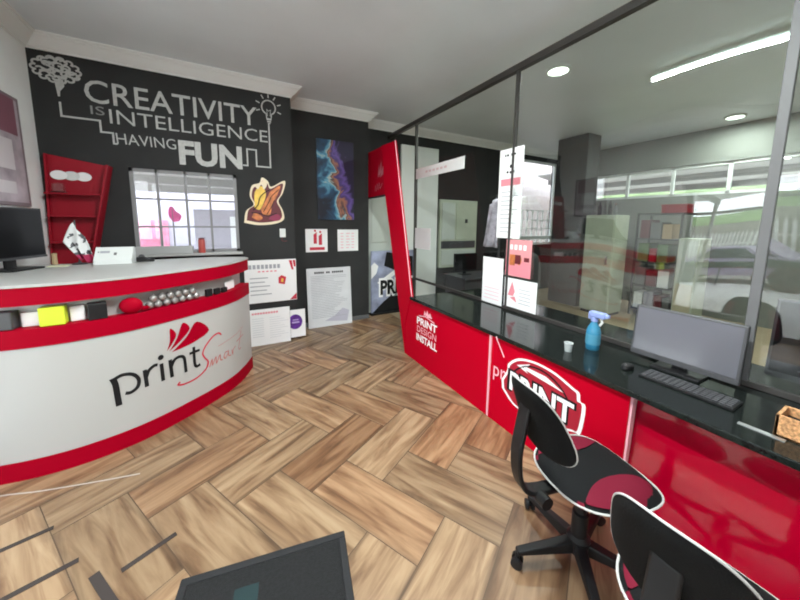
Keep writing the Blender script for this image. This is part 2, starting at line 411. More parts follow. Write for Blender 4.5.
# the back window
def window(name, frame_g, pane_g, sill_g=None, m='frame_grey'):
    w = struct(name, frame_g, m); obj('window_pane', pane_g, 'glass_win', w)
    ORG[w.name] = ORG[w.name]
    if sill_g: obj('window_sill', sill_g, 'white_gloss', w)
    return w
g = G(); fw = .035; y0, y1 = W1+.01, W1+.05
box(WX0, WX0+fw, y0, y1, WZ0, WZ1, g=g); box(WX1-fw, WX1, y0, y1, WZ0, WZ1, g=g); box(WX0, WX1, y0, y1, WZ0, WZ0+fw, g=g); box(WX0, WX1, y0, y1, WZ1-fw, WZ1, g=g)
for x in (-.728, -.462, -.226): box(x-.012, x+.012, y0, y1-.01, WZ0, WZ1, g=g)
for z in (1.575, 1.888): box(WX0, WX1, y0+.003, y1-.013, z-.010, z+.010, g=g)
window('window_1', g, box(WX0+.02, WX1-.02, W1+.028, W1+.032, WZ0+.02, WZ1-.02), box(WX0-.03, WX1+.03, W1-.14, W1+.01, WZ0-.03, WZ0, .006))
# bright office window with bars
g = G(); box(OX0, OX0+.05, W3+.02, W3+.07, OZ0, OZ1, g=g); box(OX1-.05, OX1, W3+.02, W3+.07, OZ0, OZ1, g=g); box(OX0, OX1, W3+.02, W3+.07, OZ0, OZ0+.05, g=g); box(OX0, OX1, W3+.02, W3+.07, OZ1-.05, OZ1, g=g)
box(OX0, OX1, W3+.02, W3+.06, 1.28, 1.36, g=g)
for k in range(1, 8):
    x = OX0+(OX1-OX0)*k/8; box(x-.009, x+.009, W3+.03, W3+.05, OZ0, 2.0, g=g)
for z in (1.55, 1.75, 1.98): box(OX0, OX1, W3+.03, W3+.05, z-.009, z+.009, g=g)
window('window_2', g, box(OX0+.03, OX1-.03, W3+.052, W3+.056, OZ0+.03, OZ1-.03), m='white_panel')
# shopfront on the left (seen mirrored in the glass partition) and at the front
g = G(); xa, xb = XL-.1, XL-.04
for y in (SF0, -.6, .9, SF1-.06): box(xa, xb, y, y+.06, 0, SFT, g=g)
box(xa, xb, SF0, SF1, 0, .08, g=g); box(xa, xb, SF0, SF1, SFT-.07, SFT, g=g); box(xa, xb, SF0, SF1, 2.08, 2.13, g=g)
window('window_3', g, box(XL-.073, XL-.067, SF0+.03, SF1-.03, .05, SFT-.04), m='alu')
g = G()
for y in (RY0_, 2.1, 2.9, 3.7, RY1_-.05): box(XR+.03, XR+.08, y, y+.05, RZ0_, RZ1_, g=g)
box(XR+.03, XR+.08, RY0_, RY1_, RZ0_, RZ0_+.05, g=g); box(XR+.03, XR+.08, RY0_, RY1_, RZ1_-.05, RZ1_, g=g)
window('window_4', g, box(XR+.053, XR+.057, RY0_+.03, RY1_-.03, RZ0_+.03, RZ1_-.03), m='white_panel')  # added window: bright band behind the glass, daylight for the office

# pale door standing in the passage beyond the red door surround
d = struct('door_1', box(2.06, 2.72, W3-.05, W3-.002, 0, 2.32, .004), 'pale_door')
obj('door_panel', box(2.16, 2.62, W3-.06, W3-.05, 1.3, 2.2, .004), 'pale_door', d)
obj('door_frame', G().join(box(2.015, 2.06, W3-.07, W3-.002, 0, 2.36)).join(box(2.06, 2.74, W3-.07, W3-.002, 2.32, 2.36)), 'dark_grey', d)
struct('wall_panel', box(2.745, 3.56, W3-.06, W3-.001, 0, 3.06, .004), 'white_panel')
# column in the office
struct('column', box(6.0, 6.4, 3.66, 4.3, 0, H_C, .01), 'column')

# ------------------------------------------------------------------ wall lettering
pw = plane((0, W1, 0), XU, ZU)
wl = thing('wall_lettering', (-.5, W1, 2.3), 'white slogan reading CREATIVITY IS INTELLIGENCE HAVING FUN with brain and bulb on charcoal wall', 'wall lettering')
decal('word', T('CREATIVITY', -1.25, 2.835, 1.585, .225, .005), pw, 'decal', wl)
decal('word', T('IS', -1.218, 2.722, .108, .085, 0), pw, 'decal_dim', wl)
decal('word', T('INTELLIGENCE', -1.075, 2.652, 1.525, .145, -.004), pw, 'decal', wl)
decal('word', T('HAVING', -1.04, 2.452, .52, .112, -.004, shear=-.06), pw, 'decal', wl)
decal('word', T('FUN', -.50, 2.288, .645, .275, .038), pw, 'decal', wl)
lw = .017
line = ribbon([(-1.437, 2.80), (-1.437, 2.667), (-1.153, 2.667), (-1.153, 2.556), (-1.06, 2.556), (-1.06, 2.45), (-1.03, 2.45)], lw)
decal('line', line, pw, 'decal', wl)
line = ribbon([(.15, 2.345), (.205, 2.345), (.205, 2.545), (.308, 2.545), (.308, 2.345), (.47, 2.345), (.47, 2.89)], lw)
decal('line', line, pw, 'decal', wl)
br = []
rb = random.Random(5)
for k in range(26):
    a = rb.uniform(0, 2*PI); r = math.sqrt(rb.random()); cx, cy = -1.435+.135*r*math.cos(a), 3.095+.085*r*math.sin(a)
    rr = rb.uniform(.022, .036); a0 = rb.uniform(0, 360)
    br += ribbon(arc(cx, cy, rr, rr*.75, a0, a0+250, 10), .016)
for k in range(14):
    a = 2*PI*k/14; br += ribbon(arc(-1.435+.15*math.cos(a), 3.095+.098*math.sin(a), .026, .022, math.degrees(a)-110, math.degrees(a)+110, 8), .017)
br += poly([(-1.46, 3.01), (-1.395, 3.01), (-1.39, 2.95), (-1.425, 2.90), (-1.43, 2.85), (-1.445, 2.85), (-1.45, 2.91)])
for i, (vs, fs) in enumerate(br): pass
decal('brain_drawing', br, pw, 'decal', wl)
bl = ribbon(arc(.475, 3.085, .080, .085, -62, 242, 22), .016)+ribbon([(.443, 3.015), (.448, 2.965), (.452, 2.94)], .012)+ribbon([(.507, 3.015), (.502, 2.965), (.498, 2.94)], .012)
bl += rect(.447, .503, 2.93, 2.955)+rect(.452, .498, 2.905, 2.922)+rect(.460, .490, 2.885, 2.898)+ribbon([(.46, 2.98), (.452, 3.06), (.475, 3.04), (.498, 3.06), (.49, 2.98)], .007)
for a in (-20, 20, 58, 90, 122, 160, 200):
    c, s = math.cos(math.radians(a)), math.sin(math.radians(a)); bl += ribbon([(.475+.108*c, 3.085+.113*s), (.475+.155*c, 3.085+.163*s)], .014)
decal('bulb_drawing', bl, pw, 'decal', wl)

# ------------------------------------------------------------------ wall pictures and notices
def board(name, x0, x1, z0, z1, y, th, m, label, cat, group=None, lean=0.0):
    root = thing(name, ((x0+x1)/2, y, z0), label, cat, group)
    def tr(p): return Vector((p.x, p.y+(p.z-z0)*lean, p.z))
    gg = box(x0, x1, y-th, y, z0, z1, .002); gg.v = [tr(p) for p in gg.v]
    b = obj('panel', gg, m, root)
    o = Vector((x0, y-th, z0)); v = Vector((0, lean, 1))
    return root, b, plane(o, XU, v, .002), x1-x0, z1-z0
# die-cut sticker: generic flame-like beast shape
st = thing('wall_sticker', (.40, W1, 1.62), 'orange and yellow flame-shaped die-cut sticker with pale border right of the window', 'sticker')
outl = [(.13, 1.63), (.16, 1.78), (.25, 1.86), (.21, 1.97), (.24, 2.10), (.33, 2.14), (.36, 2.21), (.43, 2.17), (.47, 2.10), (.64, 2.19), (.61, 2.03), (.55, 1.92), (.60, 1.80), (.61, 1.68), (.50, 1.62), (.30, 1.60)]
so = smoothpts(outl+[outl[0]], 4)[:-1]
def shrink(pts, k, c): return [(c[0]+(p[0]-c[0])*k, c[1]+(p[1]-c[1])*k) for p in pts]
decal('backing', poly(so), pw, 'cream', st)
decal('artwork', poly(shrink(so, .88, (.39, 1.88))), pw, 'maroon', st, .0012)
decal('artwork', poly(smoothpts([(.26, 1.82), (.27, 2.02), (.35, 2.10), (.40, 2.02), (.38, 1.92), (.32, 1.80), (.26, 1.82)], 4)), pw, 'yellow', st, .0024)
decal('artwork', poly(smoothpts([(.33, 1.80), (.42, 1.97), (.46, 2.04), (.58, 2.12), (.53, 1.98), (.47, 1.86), (.44, 1.74), (.36, 1.74), (.33, 1.80)], 4))+poly(smoothpts([(.22, 1.70), (.26, 1.76), (.35, 1.70), (.30, 1.66), (.22, 1.70)], 3)), pw, 'orange', st, .0036)
decal('artwork', poly(smoothpts([(.42, 1.68), (.47, 1.74), (.55, 1.74), (.57, 1.68), (.50, 1.655), (.42, 1.68)], 3)), pw, mat('wine_ink', (.26, .02, .07), .5), st, .0036)
decal('artwork', poly(smoothpts([(.27, 2.10), (.31, 2.06), (.35, 2.12), (.38, 2.06), (.42, 2.13), (.38, 2.17), (.33, 2.14), (.27, 2.10)], 3)), pw, 'cream', st, .0036)
decal('outline', ribbon(smoothpts([(.24, 1.79), (.30, 1.86), (.33, 1.96), (.40, 2.03), (.45, 2.06)], 4), .012)+ribbon(smoothpts([(.36, 1.77), (.43, 1.90), (.47, 1.98), (.56, 2.07)], 4), .009)+ribbon(smoothpts([(.40, 1.74), (.46, 1.84), (.50, 1.93)], 4), .009)+ribbon(smoothpts([(.22, 1.76), (.32, 1.75), (.42, 1.72), (.52, 1.76)], 4), .010), pw, 'ink', st, .0048)
# the galaxy poster
ga, gb, gf, w, h = board('galaxy_poster', 1.155, 1.735, 1.69, 2.89, W2-.001, .025, 'galaxy', 'tall blue and violet space-cloud poster on the charcoal wall', 'poster')
# small white papers beneath it
a, b, f, w, h = board('wall_notice', .963, 1.30, 1.185, 1.541, W2-.001, .006, 'paper', 'square white notice with red figures, left of two beneath the space poster', 'notice', 'square notices beneath the space poster')
decal('print', poly([(.12, .13), (.17, .13), (.17, .31), (.12, .27)])+poly([(.20, .11), (.25, .11), (.25, .29), (.20, .25)])+ell(.145, .33, .016, .018)+ell(.225, .31, .016, .018)+rect(.06, .29, .03, .075), f, 'red_ink', b)
a, b, f, w, h = board('wall_notice', 1.463, 1.81, 1.185, 1.533, W2-.001, .006, 'paper', 'square white notice of faint pink rows, right of two beneath the space poster', 'notice', 'square notices beneath the space poster')
sh = []
for r in range(6):
    for c in range(3): sh += rect(.05+c*.09, .05+c*.09+.045+.02*((r*c) % 2), .05+r*.046, .062+r*.046)
decal('print', sh, f, 'pink_line', b)
# large text board leaning at the centre wall
a, b, f, w, h = board('notice_board', .955, 1.66, .0, .93, W2-.085, .02, 'paper_grey', 'large pale grey board of printed terms leaning against the centre wall', 'board', lean=.08)
sh = sum([rect(.12+.031*k, .143+.031*k, .845, .875) for k in range(15) if k not in (5, 8)], [])
decal('heading', sh, f, 'ink', b)
sh = []; r2 = random.Random(2)
for r in range(26): sh += rect(.06, .06+r2.uniform(.35, .58), .80-r*.026, .806-r*.026)
decal('text', sh, f, 'paper_line', b)
decal('artwork', poly([(.25, .09), (.62, .05), (.66, .22), (.55, .27), (.42, .16)]), f, mat('faint_lilac', (.48, .47, .56), .5), b, .001)
# white wall chart
a, b, f, w, h = board('wall_chart', .10, .745, .565, 1.14, W1-.001, .018, 'paper', 'white printed chart with grey text and red corner marks beside the reception desk', 'chart')
decal('heading', sum([rect(.05+.05*k, .085+.05*k, .46, .515) for k in range(8)], []), f, 'paper_line', b)
decal('text', sum([rect(.06, .06+q, .33-k*.055, .342-k*.055) for k, q in enumerate((.22, .18, .24, .2, .26))], []), f, 'paper_line', b)
decal('subheading', sum([rect(.16+.05*k, .19+.05*k, .415, .432) for k in range(5)], []), f, 'pink_ink', b)
decal('artwork', poly([(.41, .25), (.49, .23), (.51, .33), (.45, .36), (.41, .33)])+poly([(.55, .56), (.585, .43), (.61, .43), (.59, .56)])+poly([(.60, .56), (.615, .47), (.64, .47), (.635, .56)])+poly([(.55, .01), (.64, .01), (.64, .10)]), f, 'red_ink', b)
decal('artwork_inner', poly([(.44, .27), (.47, .26), (.475, .31), (.45, .32)]), f, 'yellow', b, .0015)
# lower sheet standing on the floor
a, b, f, w, h = board('sign_board', .10, .635, 0, .485, W1-.075, .012, 'paper', 'white board with a pink heading standing on the floor by the desk', 'board', lean=.07)
decal('heading', sum([rect(.06+.033*k, .085+.033*k, .42, .445) for k in range(10)], []), f, 'pink_ink', b)
decal('text', sum([rect(.06, .2, .36-k*.03, .368-k*.03) for k in range(9)]+[rect(.27, .27+.14+.05*(k % 3), .36-k*.03, .366-k*.03) for k in range(10)], []), f, 'paper_grey', b)
# purple disc card
a, b, f, w, h = board('card', .642, .845, .03, .42, W1-.045, .01, 'paper', 'small white card with a purple disc beside the leaning text board', 'card', lean=.06)
decal('artwork', ell(.065, .22, .095, .105), f, 'purple', b)
decal('artwork', rect(.02, .12, .20, .225)+rect(.03, .11, .24, .255), f, mat('lilac_ink', (.45, .35, .65), .5), b, .0015)
# light switch
sw = thing('light_switch', (.58, W1, 1.44), 'small white switch plate on the charcoal wall below the sticker', 'switch')
p = obj('plate', box(.55, .625, W1-.012, W1, 1.44, 1.555, .004), 'white_plastic', sw); obj('rocker', box(.573, .602, W1-.018, W1-.011, 1.475, 1.52, .003), 'white_plastic', sw)
obj('cable', tube(smoothpts([(.585, W1-.006, 1.44), (.575, W1-.01, 1.40), (.60, W1-.012, 1.385), (.64, W1-.01, 1.39)], 4), .005), 'maroon', sw)
# picture on the left wall
pl = thing('framed_poster', (XL, 3.75, 1.75), 'mauve and white poster in a grey frame on the left wall', 'poster')
pf = obj('frame', box(XL, XL+.025, 3.35, 4.15, 1.76, 2.69, .004), mat('mauve_frame', (.22, .17, .19), .5), pl)
fl = plane((XL+.025, 3.35, 1.76), (0, 1, 0), ZU)
decal('print', rect(.03, .76, .03, .9), fl, mat('mauve_print', (.42, .36, .40), .5, var=.35, vscale=5), pl)
decal('print', rect(.28, .62, .30, .55)+rect(.1, .6, .1, .2), fl, mat('pale_mauve', (.60, .56, .58), .5), pl, .001)
decal('print', poly([(.2, .6), (.72, .6), (.72, .9), (.35, .9)]), fl, mat('dull_red', (.22, .09, .12), .5), pl, .001)

# red shelf unit on the back wall
rs = thing('wall_shelf', (-1.4, W1, 1.2), 'dark red tapered display shelf on the back wall beside the white corner', 'shelf')
pr = [(-1.615, 1.16), (-1.315, 1.16), (-1.105, 2.205), (-1.57, 2.285)]
obj('back_panel', prism(pr, lambda a, b: Vector((a, W1, b)), lambda a, b: Vector((a, W1-.03, b))), 'red_dark', rs)
g = prism([(-1.315, 1.16), (-1.30, 1.16), (-1.09, 2.203), (-1.105, 2.205)], lambda a, b: Vector((a, W1, b)), lambda a, b: Vector((a, W1-.16, b)))
obj('side_panel', g, 'red_dark', rs)
obj('side_panel', prism([(-1.625, 1.16), (-1.61, 1.16), (-1.565, 2.285), (-1.58, 2.287)], lambda a, b: Vector((a, W1, b)), lambda a, b: Vector((a, W1-.06, b))), 'red_dark', rs)
for z in (1.42, 1.68, 1.90):
    x1 = -1.315+.2*(z-1.16); obj('shelf_board', box(-1.58, x1, W1-.15, W1-.03, z-.008, z+.008, .002), 'red_dark', rs)
for k, (x, z) in enumerate(((-1.495, 2.086), (-1.405, 2.084), (-1.318, 2.082))):
    o = obj('oval_plate', prism([(x+.062*math.cos(2*PI*i/28), z+.045*math.sin(2*PI*i/28)) for i in range(28)], lambda a, b: Vector((a, W1-.031, b)), lambda a, b: Vector((a, W1-.045+.004*k, b))), 'paper' if k != 1 else 'white_plastic')
    tag(o, ('white oval plate leftmost of three on top of the red shelf', 'middle white oval plate of three on the red shelf, partly behind its neighbour', 'white oval plate rightmost of three on the red shelf')[k], 'plate', 'oval plates on the red shelf')
o = thing('glass_block', (-1.47, W1-.09, 1.908), 'clear block award standing on the upper board of the red shelf', 'award'); obj('block', box(-1.53, -1.45, W1-.12, W1-.07, 1.918, 2.0, .006), 'glass_clear', o); obj('foot', box(-1.54, -1.44, W1-.13, W1-.06, 1.908, 1.919, .002), 'black', o)

# ------------------------------------------------------------------ reception desk
FC = smoothpts([(-1.62, 2.80), (-1.36, 2.725), (-1.13, 2.70), (-.90, 2.73), (-.638, 2.835), (-.334, 3.064), (-.10, 3.30), (.03, 3.52), (.118, 3.75)], 8)
def fnorm(i, C=FC):
    a = Vector((*C[max(0, i-1)], 0)); b = Vector((*C[min(len(C)-1, i+1)], 0)); t = (b-a).normalized(); return Vector((t.y, -t.x, 0))  # outwards (to -Y)
def offc(d): return [(FC[i][0]+fnorm(i).x*d, FC[i][1]+fnorm(i).y*d) for i in range(len(FC))]
def band(d_out, d_in, z0, z1):
    a = offc(d_out); b = offc(-d_in)
    a = [(max(p[0], XL+.008), p[1]) for p in a]; b = [(max(p[0], XL+.008), p[1]) for p in b]
    # stop the inner face crossing itself at the right end
    return prism(a+b[::-1], lambda x, y: Vector((x, y, z0)), lambda x, y: Vector((x, y, z1)))
dk = thing('reception_desk', (-.6, 3.2, 0), 'curved white reception desk with red bands, display niche and printed logo', 'desk')
plinth = obj('plinth_band', band(.006, .25, 0, .125), 'red_lam', dk, True)
front = obj('front_panel', band(0, .25, .125, .86), 'white_gloss', dk, True)
obj('lower_band', band(.006, .25, .86, .978), 'red_lam', dk, True)
obj('niche_back', band(-.085, .25, .978, 1.125), 'white_gloss', dk, True)
obj('upper_band', band(.006, .25, 1.125, 1.238), 'red_lam', dk, True)
top = offc(.012); back = [(.10, 3.84), (-.22, 3.96), (-.6, 3.92), (-1.05, 3.80), (-1.618, 3.84)]
top = [(max(p[0], XL+.008), p[1]) for p in top]
obj('worktop', prism(top+back, lambda x, y: Vector((x, y, 1.238)), lambda x, y: Vector((x, y, 1.256))), 'white_gloss', dk)
obj('back_panel', box(-1.6, -.3, 3.70, 3.74, 0, 1.238), 'white_gloss', dk)
ZT = 1.256
# logo on the curved front: arc length map
AL = [0.0]
for i in range(1, len(FC)): AL.append(AL[-1]+math.dist(FC[i], FC[i-1]))
def dmap(a, b, e=0):
    i = 0
    while i < len(AL)-2 and AL[i+1] < a: i += 1
    t = (a-AL[i])/(AL[i+1]-AL[i]); n = (fnorm(i)*(1-t)+fnorm(i+1)*t).normalized()
    return Vector((FC[i][0]*(1-t)+FC[i+1][0]*t+n.x*(.003+e), FC[i][1]*(1-t)+FC[i+1][1]*t+n.y*(.003+e), b))
AEND = AL[-1]
ink = sum([], [])
ink += ribbon(smoothpts([(.845, .547), (.858, .50), (.862, .42), (.866, .335)], 3), .034)
ink += ribbon(smoothpts([(.85, .535), (.90, .553), (.955, .535), (.985, .485), (.975, .43), (.935, .405), (.905, .412)], 4), .024)
ink += ribbon([(1.025, .54), (1.03, .405)], .026)+ribbon(smoothpts([(1.03, .48), (1.05, .525), (1.085, .548), (1.108, .545)], 4), .024)
ink += ribbon([(1.133, .545), (1.136, .402)], .026)+ell(1.133, .595, .020, .020)
ink += ribbon([(1.195, .55), (1.20, .402)], .026)+ribbon(smoothpts([(1.20, .49), (1.225, .535), (1.265, .548), (1.297, .53), (1.305, .48), (1.307, .395)], 4), .024)
ink += ribbon(smoothpts([(1.385, .585), (1.383, .50), (1.385, .43), (1.40, .405), (1.43, .41)], 4), .024)+rect(1.345, 1.435, .528, .550)
decal('lettering', ink, dmap, 'ink', front)
lf = poly(smoothpts([(1.178, .628), (1.205, .70), (1.213, .80), (1.255, .742), (1.225, .68), (1.178, .628)], 4))
lf += poly(smoothpts([(1.195, .618), (1.26, .71), (1.31, .818), (1.365, .755), (1.29, .68), (1.195, .618)], 4))
lf += poly(smoothpts([(1.212, .606), (1.33, .69), (1.425, .795), (1.535, .685), (1.39, .625), (1.212, .606)], 4))
decal('leaf_mark', lf, dmap, 'red_lam', front)
scr = ribbon(smoothpts([(1.66, .595), (1.63, .622), (1.57, .612), (1.50, .56), (1.46, .50), (1.475, .45), (1.505, .40), (1.48, .345), (1.40, .305), (1.30, .298), (1.24, .315), (1.255, .335)], 5), .013)
decal('script_lettering', scr, dmap, 'red_ink', front)
sm = ribbon(smoothpts([(1.515, .345), (1.545, .405), (1.545, .35), (1.585, .41), (1.588, .35), (1.63, .412), (1.635, .36), (1.66, .355)], 4), .009)
sm += ribbon(smoothpts([(1.73, .405), (1.695, .41), (1.675, .375), (1.69, .352), (1.73, .39), (1.735, .41), (1.735, .36), (1.765, .352)], 4), .009)
sm += ribbon(smoothpts([(1.78, .40), (1.79, .35), (1.80, .39), (1.84, .415)], 4), .009)
sm += ribbon(smoothpts([(1.96, .53), (1.925, .45), (1.895, .375), (1.91, .35), (1.94, .36)], 4), .010)+ribbon([(1.86, .45), (2.0, .475)], .008)
sm += ribbon(smoothpts([(1.62, .50), (1.74, .515), (1.88, .53), (2.0, .56)], 3), .004)
decal('script_lettering', sm, dmap, mat('faded_red', (.50, .16, .15), .5), front)

# things in the niche of the desk
def nbox(name, a0, a1, z0, z1, dep, m, label, cat, inset=.012):
    p = [dmap(a0, 0), dmap(a1, 0)]; d = (p[1]-p[0]); d.z = 0; L = d.length; d.normalize(); n = Vector((-d.y, d.x, 0))
    c = p[0]+n*inset
    g = box(0, L, 0, dep, z0, z1, .006); g.v = [Vector((c.x, c.y, 0))+d*q.x+n*q.y+Vector((0, 0, q.z)) for q in g.v]
    o = obj(name, g, m); tag(o, label, cat); return o
NZ = .979
nbox('sample_box', .34, .43, NZ, 1.09, .07, 'dark_grey', 'dark grey box leftmost in the desk niche', 'box')
nbox('sample_box', .545, .66, NZ, 1.10, .07, 'lime', 'lime green box in the desk niche', 'box')
nbox('sample_box', .765, .86, NZ, 1.09, .07, 'black', 'black box beside the red ball in the desk niche', 'box')
nbox('white_card', .45, .53, NZ, 1.07, .02, 'paper', 'white card between the grey and lime boxes in the desk niche', 'card', .06)
nbox('white_card', .68, .75, NZ, 1.08, .02, 'paper', 'white card between the lime and black boxes in the desk niche', 'card', .06)
c = dmap(.965, 0); n = Vector((.25, .95, 0)).normalized()*.04
bl_ = thing('red_mouse_toy', (c.x+n.x, c.y+n.y, NZ), 'round red lump with a small tail in the desk niche', 'ornament')
g = G(); bm = bmesh.new(); bmesh.ops.create_uvsphere(bm, u_segments=20, v_segments=12, radius=1)
for v in bm.verts: v.co = Vector((c.x+n.x+v.co.x*.068, c.y+n.y+v.co.y*.036, NZ+.058+v.co.z*.058))
bm.verts.index_update(); g.add([v.co.copy() for v in bm.verts], [[v.index for v in f.verts] for f in bm.faces]); bm.free()
obj('body', g, 'red_lam', bl_, True)
obj('tail', tube([(c.x+n.x+.05, c.y+n.y+.01, NZ+.03), (c.x+n.x+.078, c.y+n.y+.036, NZ+.022), (c.x+n.x+.088, c.y+n.y+.042, NZ+.034)], [.02, .014, .018]), 'red_lam', bl_, True)
rb = random.Random(9)
ords = ('first', 'second', 'third', 'fourth', 'fifth', 'sixth', 'seventh', 'eighth')
for k in range(13):
    low = k < 7; q = k if low else k-7
    a = 1.11+q*.060+(0 if low else .030); r = .0285; h = NZ+r+(0 if low else .0495)
    c = dmap(a, 0); nn = (dmap(a, 0, -.045)-dmap(a, 0))
    g = G(); bm = bmesh.new(); bmesh.ops.create_uvsphere(bm, u_segments=14, v_segments=10, radius=r)
    for v in bm.verts: v.co += Vector((c.x+nn.x, c.y+nn.y, h))
    bm.verts.index_update(); g.add([v.co.copy() for v in bm.verts], [[v.index for v in f.verts] for f in bm.faces]); bm.free()
    g.join(lathe([(.006, h+r-.003), (.006, h+r+.007), (.001, h+r+.009)], c.x+nn.x, c.y+nn.y, 8))
    tag(obj('silver_bauble', g, 'silver', None, True), ords[q]+' silver bauble from the red lump in the '+('lower' if low else 'upper')+' row in the desk niche', 'bauble', 'silver baubles in the desk niche')
for k, a in enumerate((1.55, 1.64, 1.73)):
    nbox('dark_keyring', a, a+.06, NZ, 1.045-.01*k, .03, 'ink', ('dark tag nearest the baubles in the desk niche', 'middle dark tag of three in the desk niche', 'dark tag rightmost in the desk niche')[k], 'tag')
nbox('paper_slip', 1.82, 1.98, NZ, 1.06, .01, 'paper', 'white paper slip at the right end of the desk niche', 'paper', .05)

# things on the desk
mo = thing('desk_monitor', (-1.50, 3.53, ZT), 'black monitor on the left end of the reception desk', 'monitor')
A = Vector((-1.40, 3.74, 0)); D = Vector((-.30, -.95, 0)).normalized(); N = Vector((-D.y, D.x, 0)); N = N if N.x > 0 else -N
def mbox(l0, l1, n0, n1, z0, z1, bev=.004):
    g = box(l0, l1, n0, n1, z0, z1, bev); g.v = [A+D*p.x+N*p.y+Vector((0, 0, p.z)) for p in g.v]; return g
obj('case', mbox(0, .53, -.03, 0, 1.335, 1.735), 'black', mo); obj('screen', mbox(.012, .518, 0, .002, 1.36, 1.722, 0), 'screen', mo)
obj('bezel_strip', mbox(.0, .53, 0, .006, 1.335, 1.352, .001), 'dark_grey', mo)
obj('neck', mbox(.22, .30, -.05, -.028, ZT+.01, 1.44), 'black', mo); obj('base', mbox(.14, .39, -.12, .09, ZT, ZT+.014), 'black', mo)
# flag on a little stand
fg = thing('desk_flag', (-1.20, 3.74, ZT), 'drooping white and grey desk flag with a red hem before the red shelf', 'flag')
g = G(); NX, NY = 14, 16; vs = []
bx, by = -1.205, 3.74
for j in range(NY+1):
    t = j/NY
    wl_ = -.008-.070*min(1, t/.5)**.7+.10*max(0, (t-.5)/.5); wr_ = .010+.045*min(1, t/.25)+.055*max(0, t-.25)/.75
    for i in range(NX+1):
        s = i/NX; x = wl_+(wr_-wl_)*s; vs.append((bx+x, by-.012-.030*math.sin(s*11+t*3)*t, ZT+.37-.335*t-.065*s*(1-t)+.02*math.sin(s*8)*t))
g.add(vs, [(j*(NX+1)+i, j*(NX+1)+i+1, (j+1)*(NX+1)+i+1, (j+1)*(NX+1)+i) for j in range(NY) for i in range(NX)])
def flagmat():
    m = bpy.data.materials.new('flag_cloth'); m.use_nodes = True; nt = m.node_tree; b = nt.nodes['Principled BSDF']; b.inputs['Roughness'].default_value = .8
    tc = nt.nodes.new('ShaderNodeTexCoord'); n = nt.nodes.new('ShaderNodeTexNoise'); n.inputs['Scale'].default_value = 16; n.inputs['Detail'].default_value = 3
    r = nt.nodes.new('ShaderNodeValToRGB'); r.color_ramp.interpolation = 'CONSTANT'; r.color_ramp.elements[0].color = (.10, .10, .11, 1); r.color_ramp.elements[1].position = .46; r.color_ramp.elements[1].color = (.72, .72, .72, 1)
    sx = nt.nodes.new('ShaderNodeSeparateXYZ'); lt = nt.nodes.new('ShaderNodeMath'); lt.operation = 'LESS_THAN'; lt.inputs[1].default_value = .085
    mx = nt.nodes.new('ShaderNodeMix'); mx.data_type = 'RGBA'; mx.inputs['B'].default_value = (.45, .03, .10, 1)
    nt.links.new(tc.outputs['Object'], n.inputs['Vector']); nt.links.new(n.outputs['Fac'], r.inputs['Fac']); nt.links.new(tc.outputs['Object'], sx.inputs[0]); nt.links.new(sx.outputs['Z'], lt.inputs[0])
    nt.links.new(lt.outputs[0], mx.inputs['Factor']); nt.links.new(r.outputs['Color'], mx.inputs['A']); nt.links.new(mx.outputs['Result'], b.inputs['Base Color']); return m
cl = obj('cloth', g, flagmat(), fg, True); sd = cl.modifiers.new('thickness', 'SOLIDIFY'); sd.thickness = .003
obj('pole', tube([(bx, by+.01, ZT+.008), (bx, by, ZT+.385)], .005), 'dark_grey', fg); obj('foot', lathe([(.05, ZT), (.05, ZT+.008), (.012, ZT+.016), (.006, ZT+.03)], bx, by+.01, 20), 'dark_grey', fg, True)
# small items
o = thing('pen_pot', (-1.375, 3.79, ZT), 'small tan cardboard tube beside the desk flag', 'pot'); obj('tube', lathe([(.018, ZT), (.018, ZT+.09), (.015, ZT+.09), (.015, ZT+.01)], -1.375, 3.79, 16), 'tan', o, True)
obj('cap', lathe([(.019, ZT+.088), (.019, ZT+.098), (.002, ZT+.1)], -1.375, 3.79, 16), 'tan', o, True)
o = obj('card', box(-1.36, -1.24, 3.60, 3.68, ZT, ZT+.006, .002), mat('pale_yellow_card', (.62, .62, .42), .6)); tag(o, 'pale yellowish card lying on the desk before the flag', 'card')
# pale tilted machine
mc = thing('card_printer', (-.96, 3.72, ZT), 'pale green-grey sloping desk machine with a small display, right of the flag', 'machine')
prof = [(0, 0), (.15, 0), (.15, .14), (.10, .146), (0, .035)]
xa_, xb_ = -1.085, -.825
def sl(x): return lambda a, b: Vector((x, 3.64+a, ZT+b))
obj('body', prism(prof, sl(xa_), sl(xb_)), 'white_plastic', mc)
fm = plane((xa_, 3.64, ZT+.035), XU, (0, .669, .743), .002)
decal('display', rect(.035, .10, .08, .105), fm, 'paper_line', mc); decal('button', rect(.13, .15, .055, .085)+rect(.02, .028, .085, .1), fm, 'mid_grey', mc)
o = thing('tape_dispenser', (-.76, 3.76, ZT), 'black tape dispenser between the pale machine and the grey box', 'dispenser')
obj('body', prism([(0, 0), (.13, 0), (.13, .025), (.08, .03), (.05, .05), (0, .045)], lambda a, b: Vector((-.81+a, 3.73, ZT+b)), lambda a, b: Vector((-.81+a, 3.77, ZT+b))), 'black', o)
obj('tape_roll', tube([(-.775, 3.741, ZT+.045), (-.775, 3.759, ZT+.045)], .024, 16), 'dark_grey', o, True)
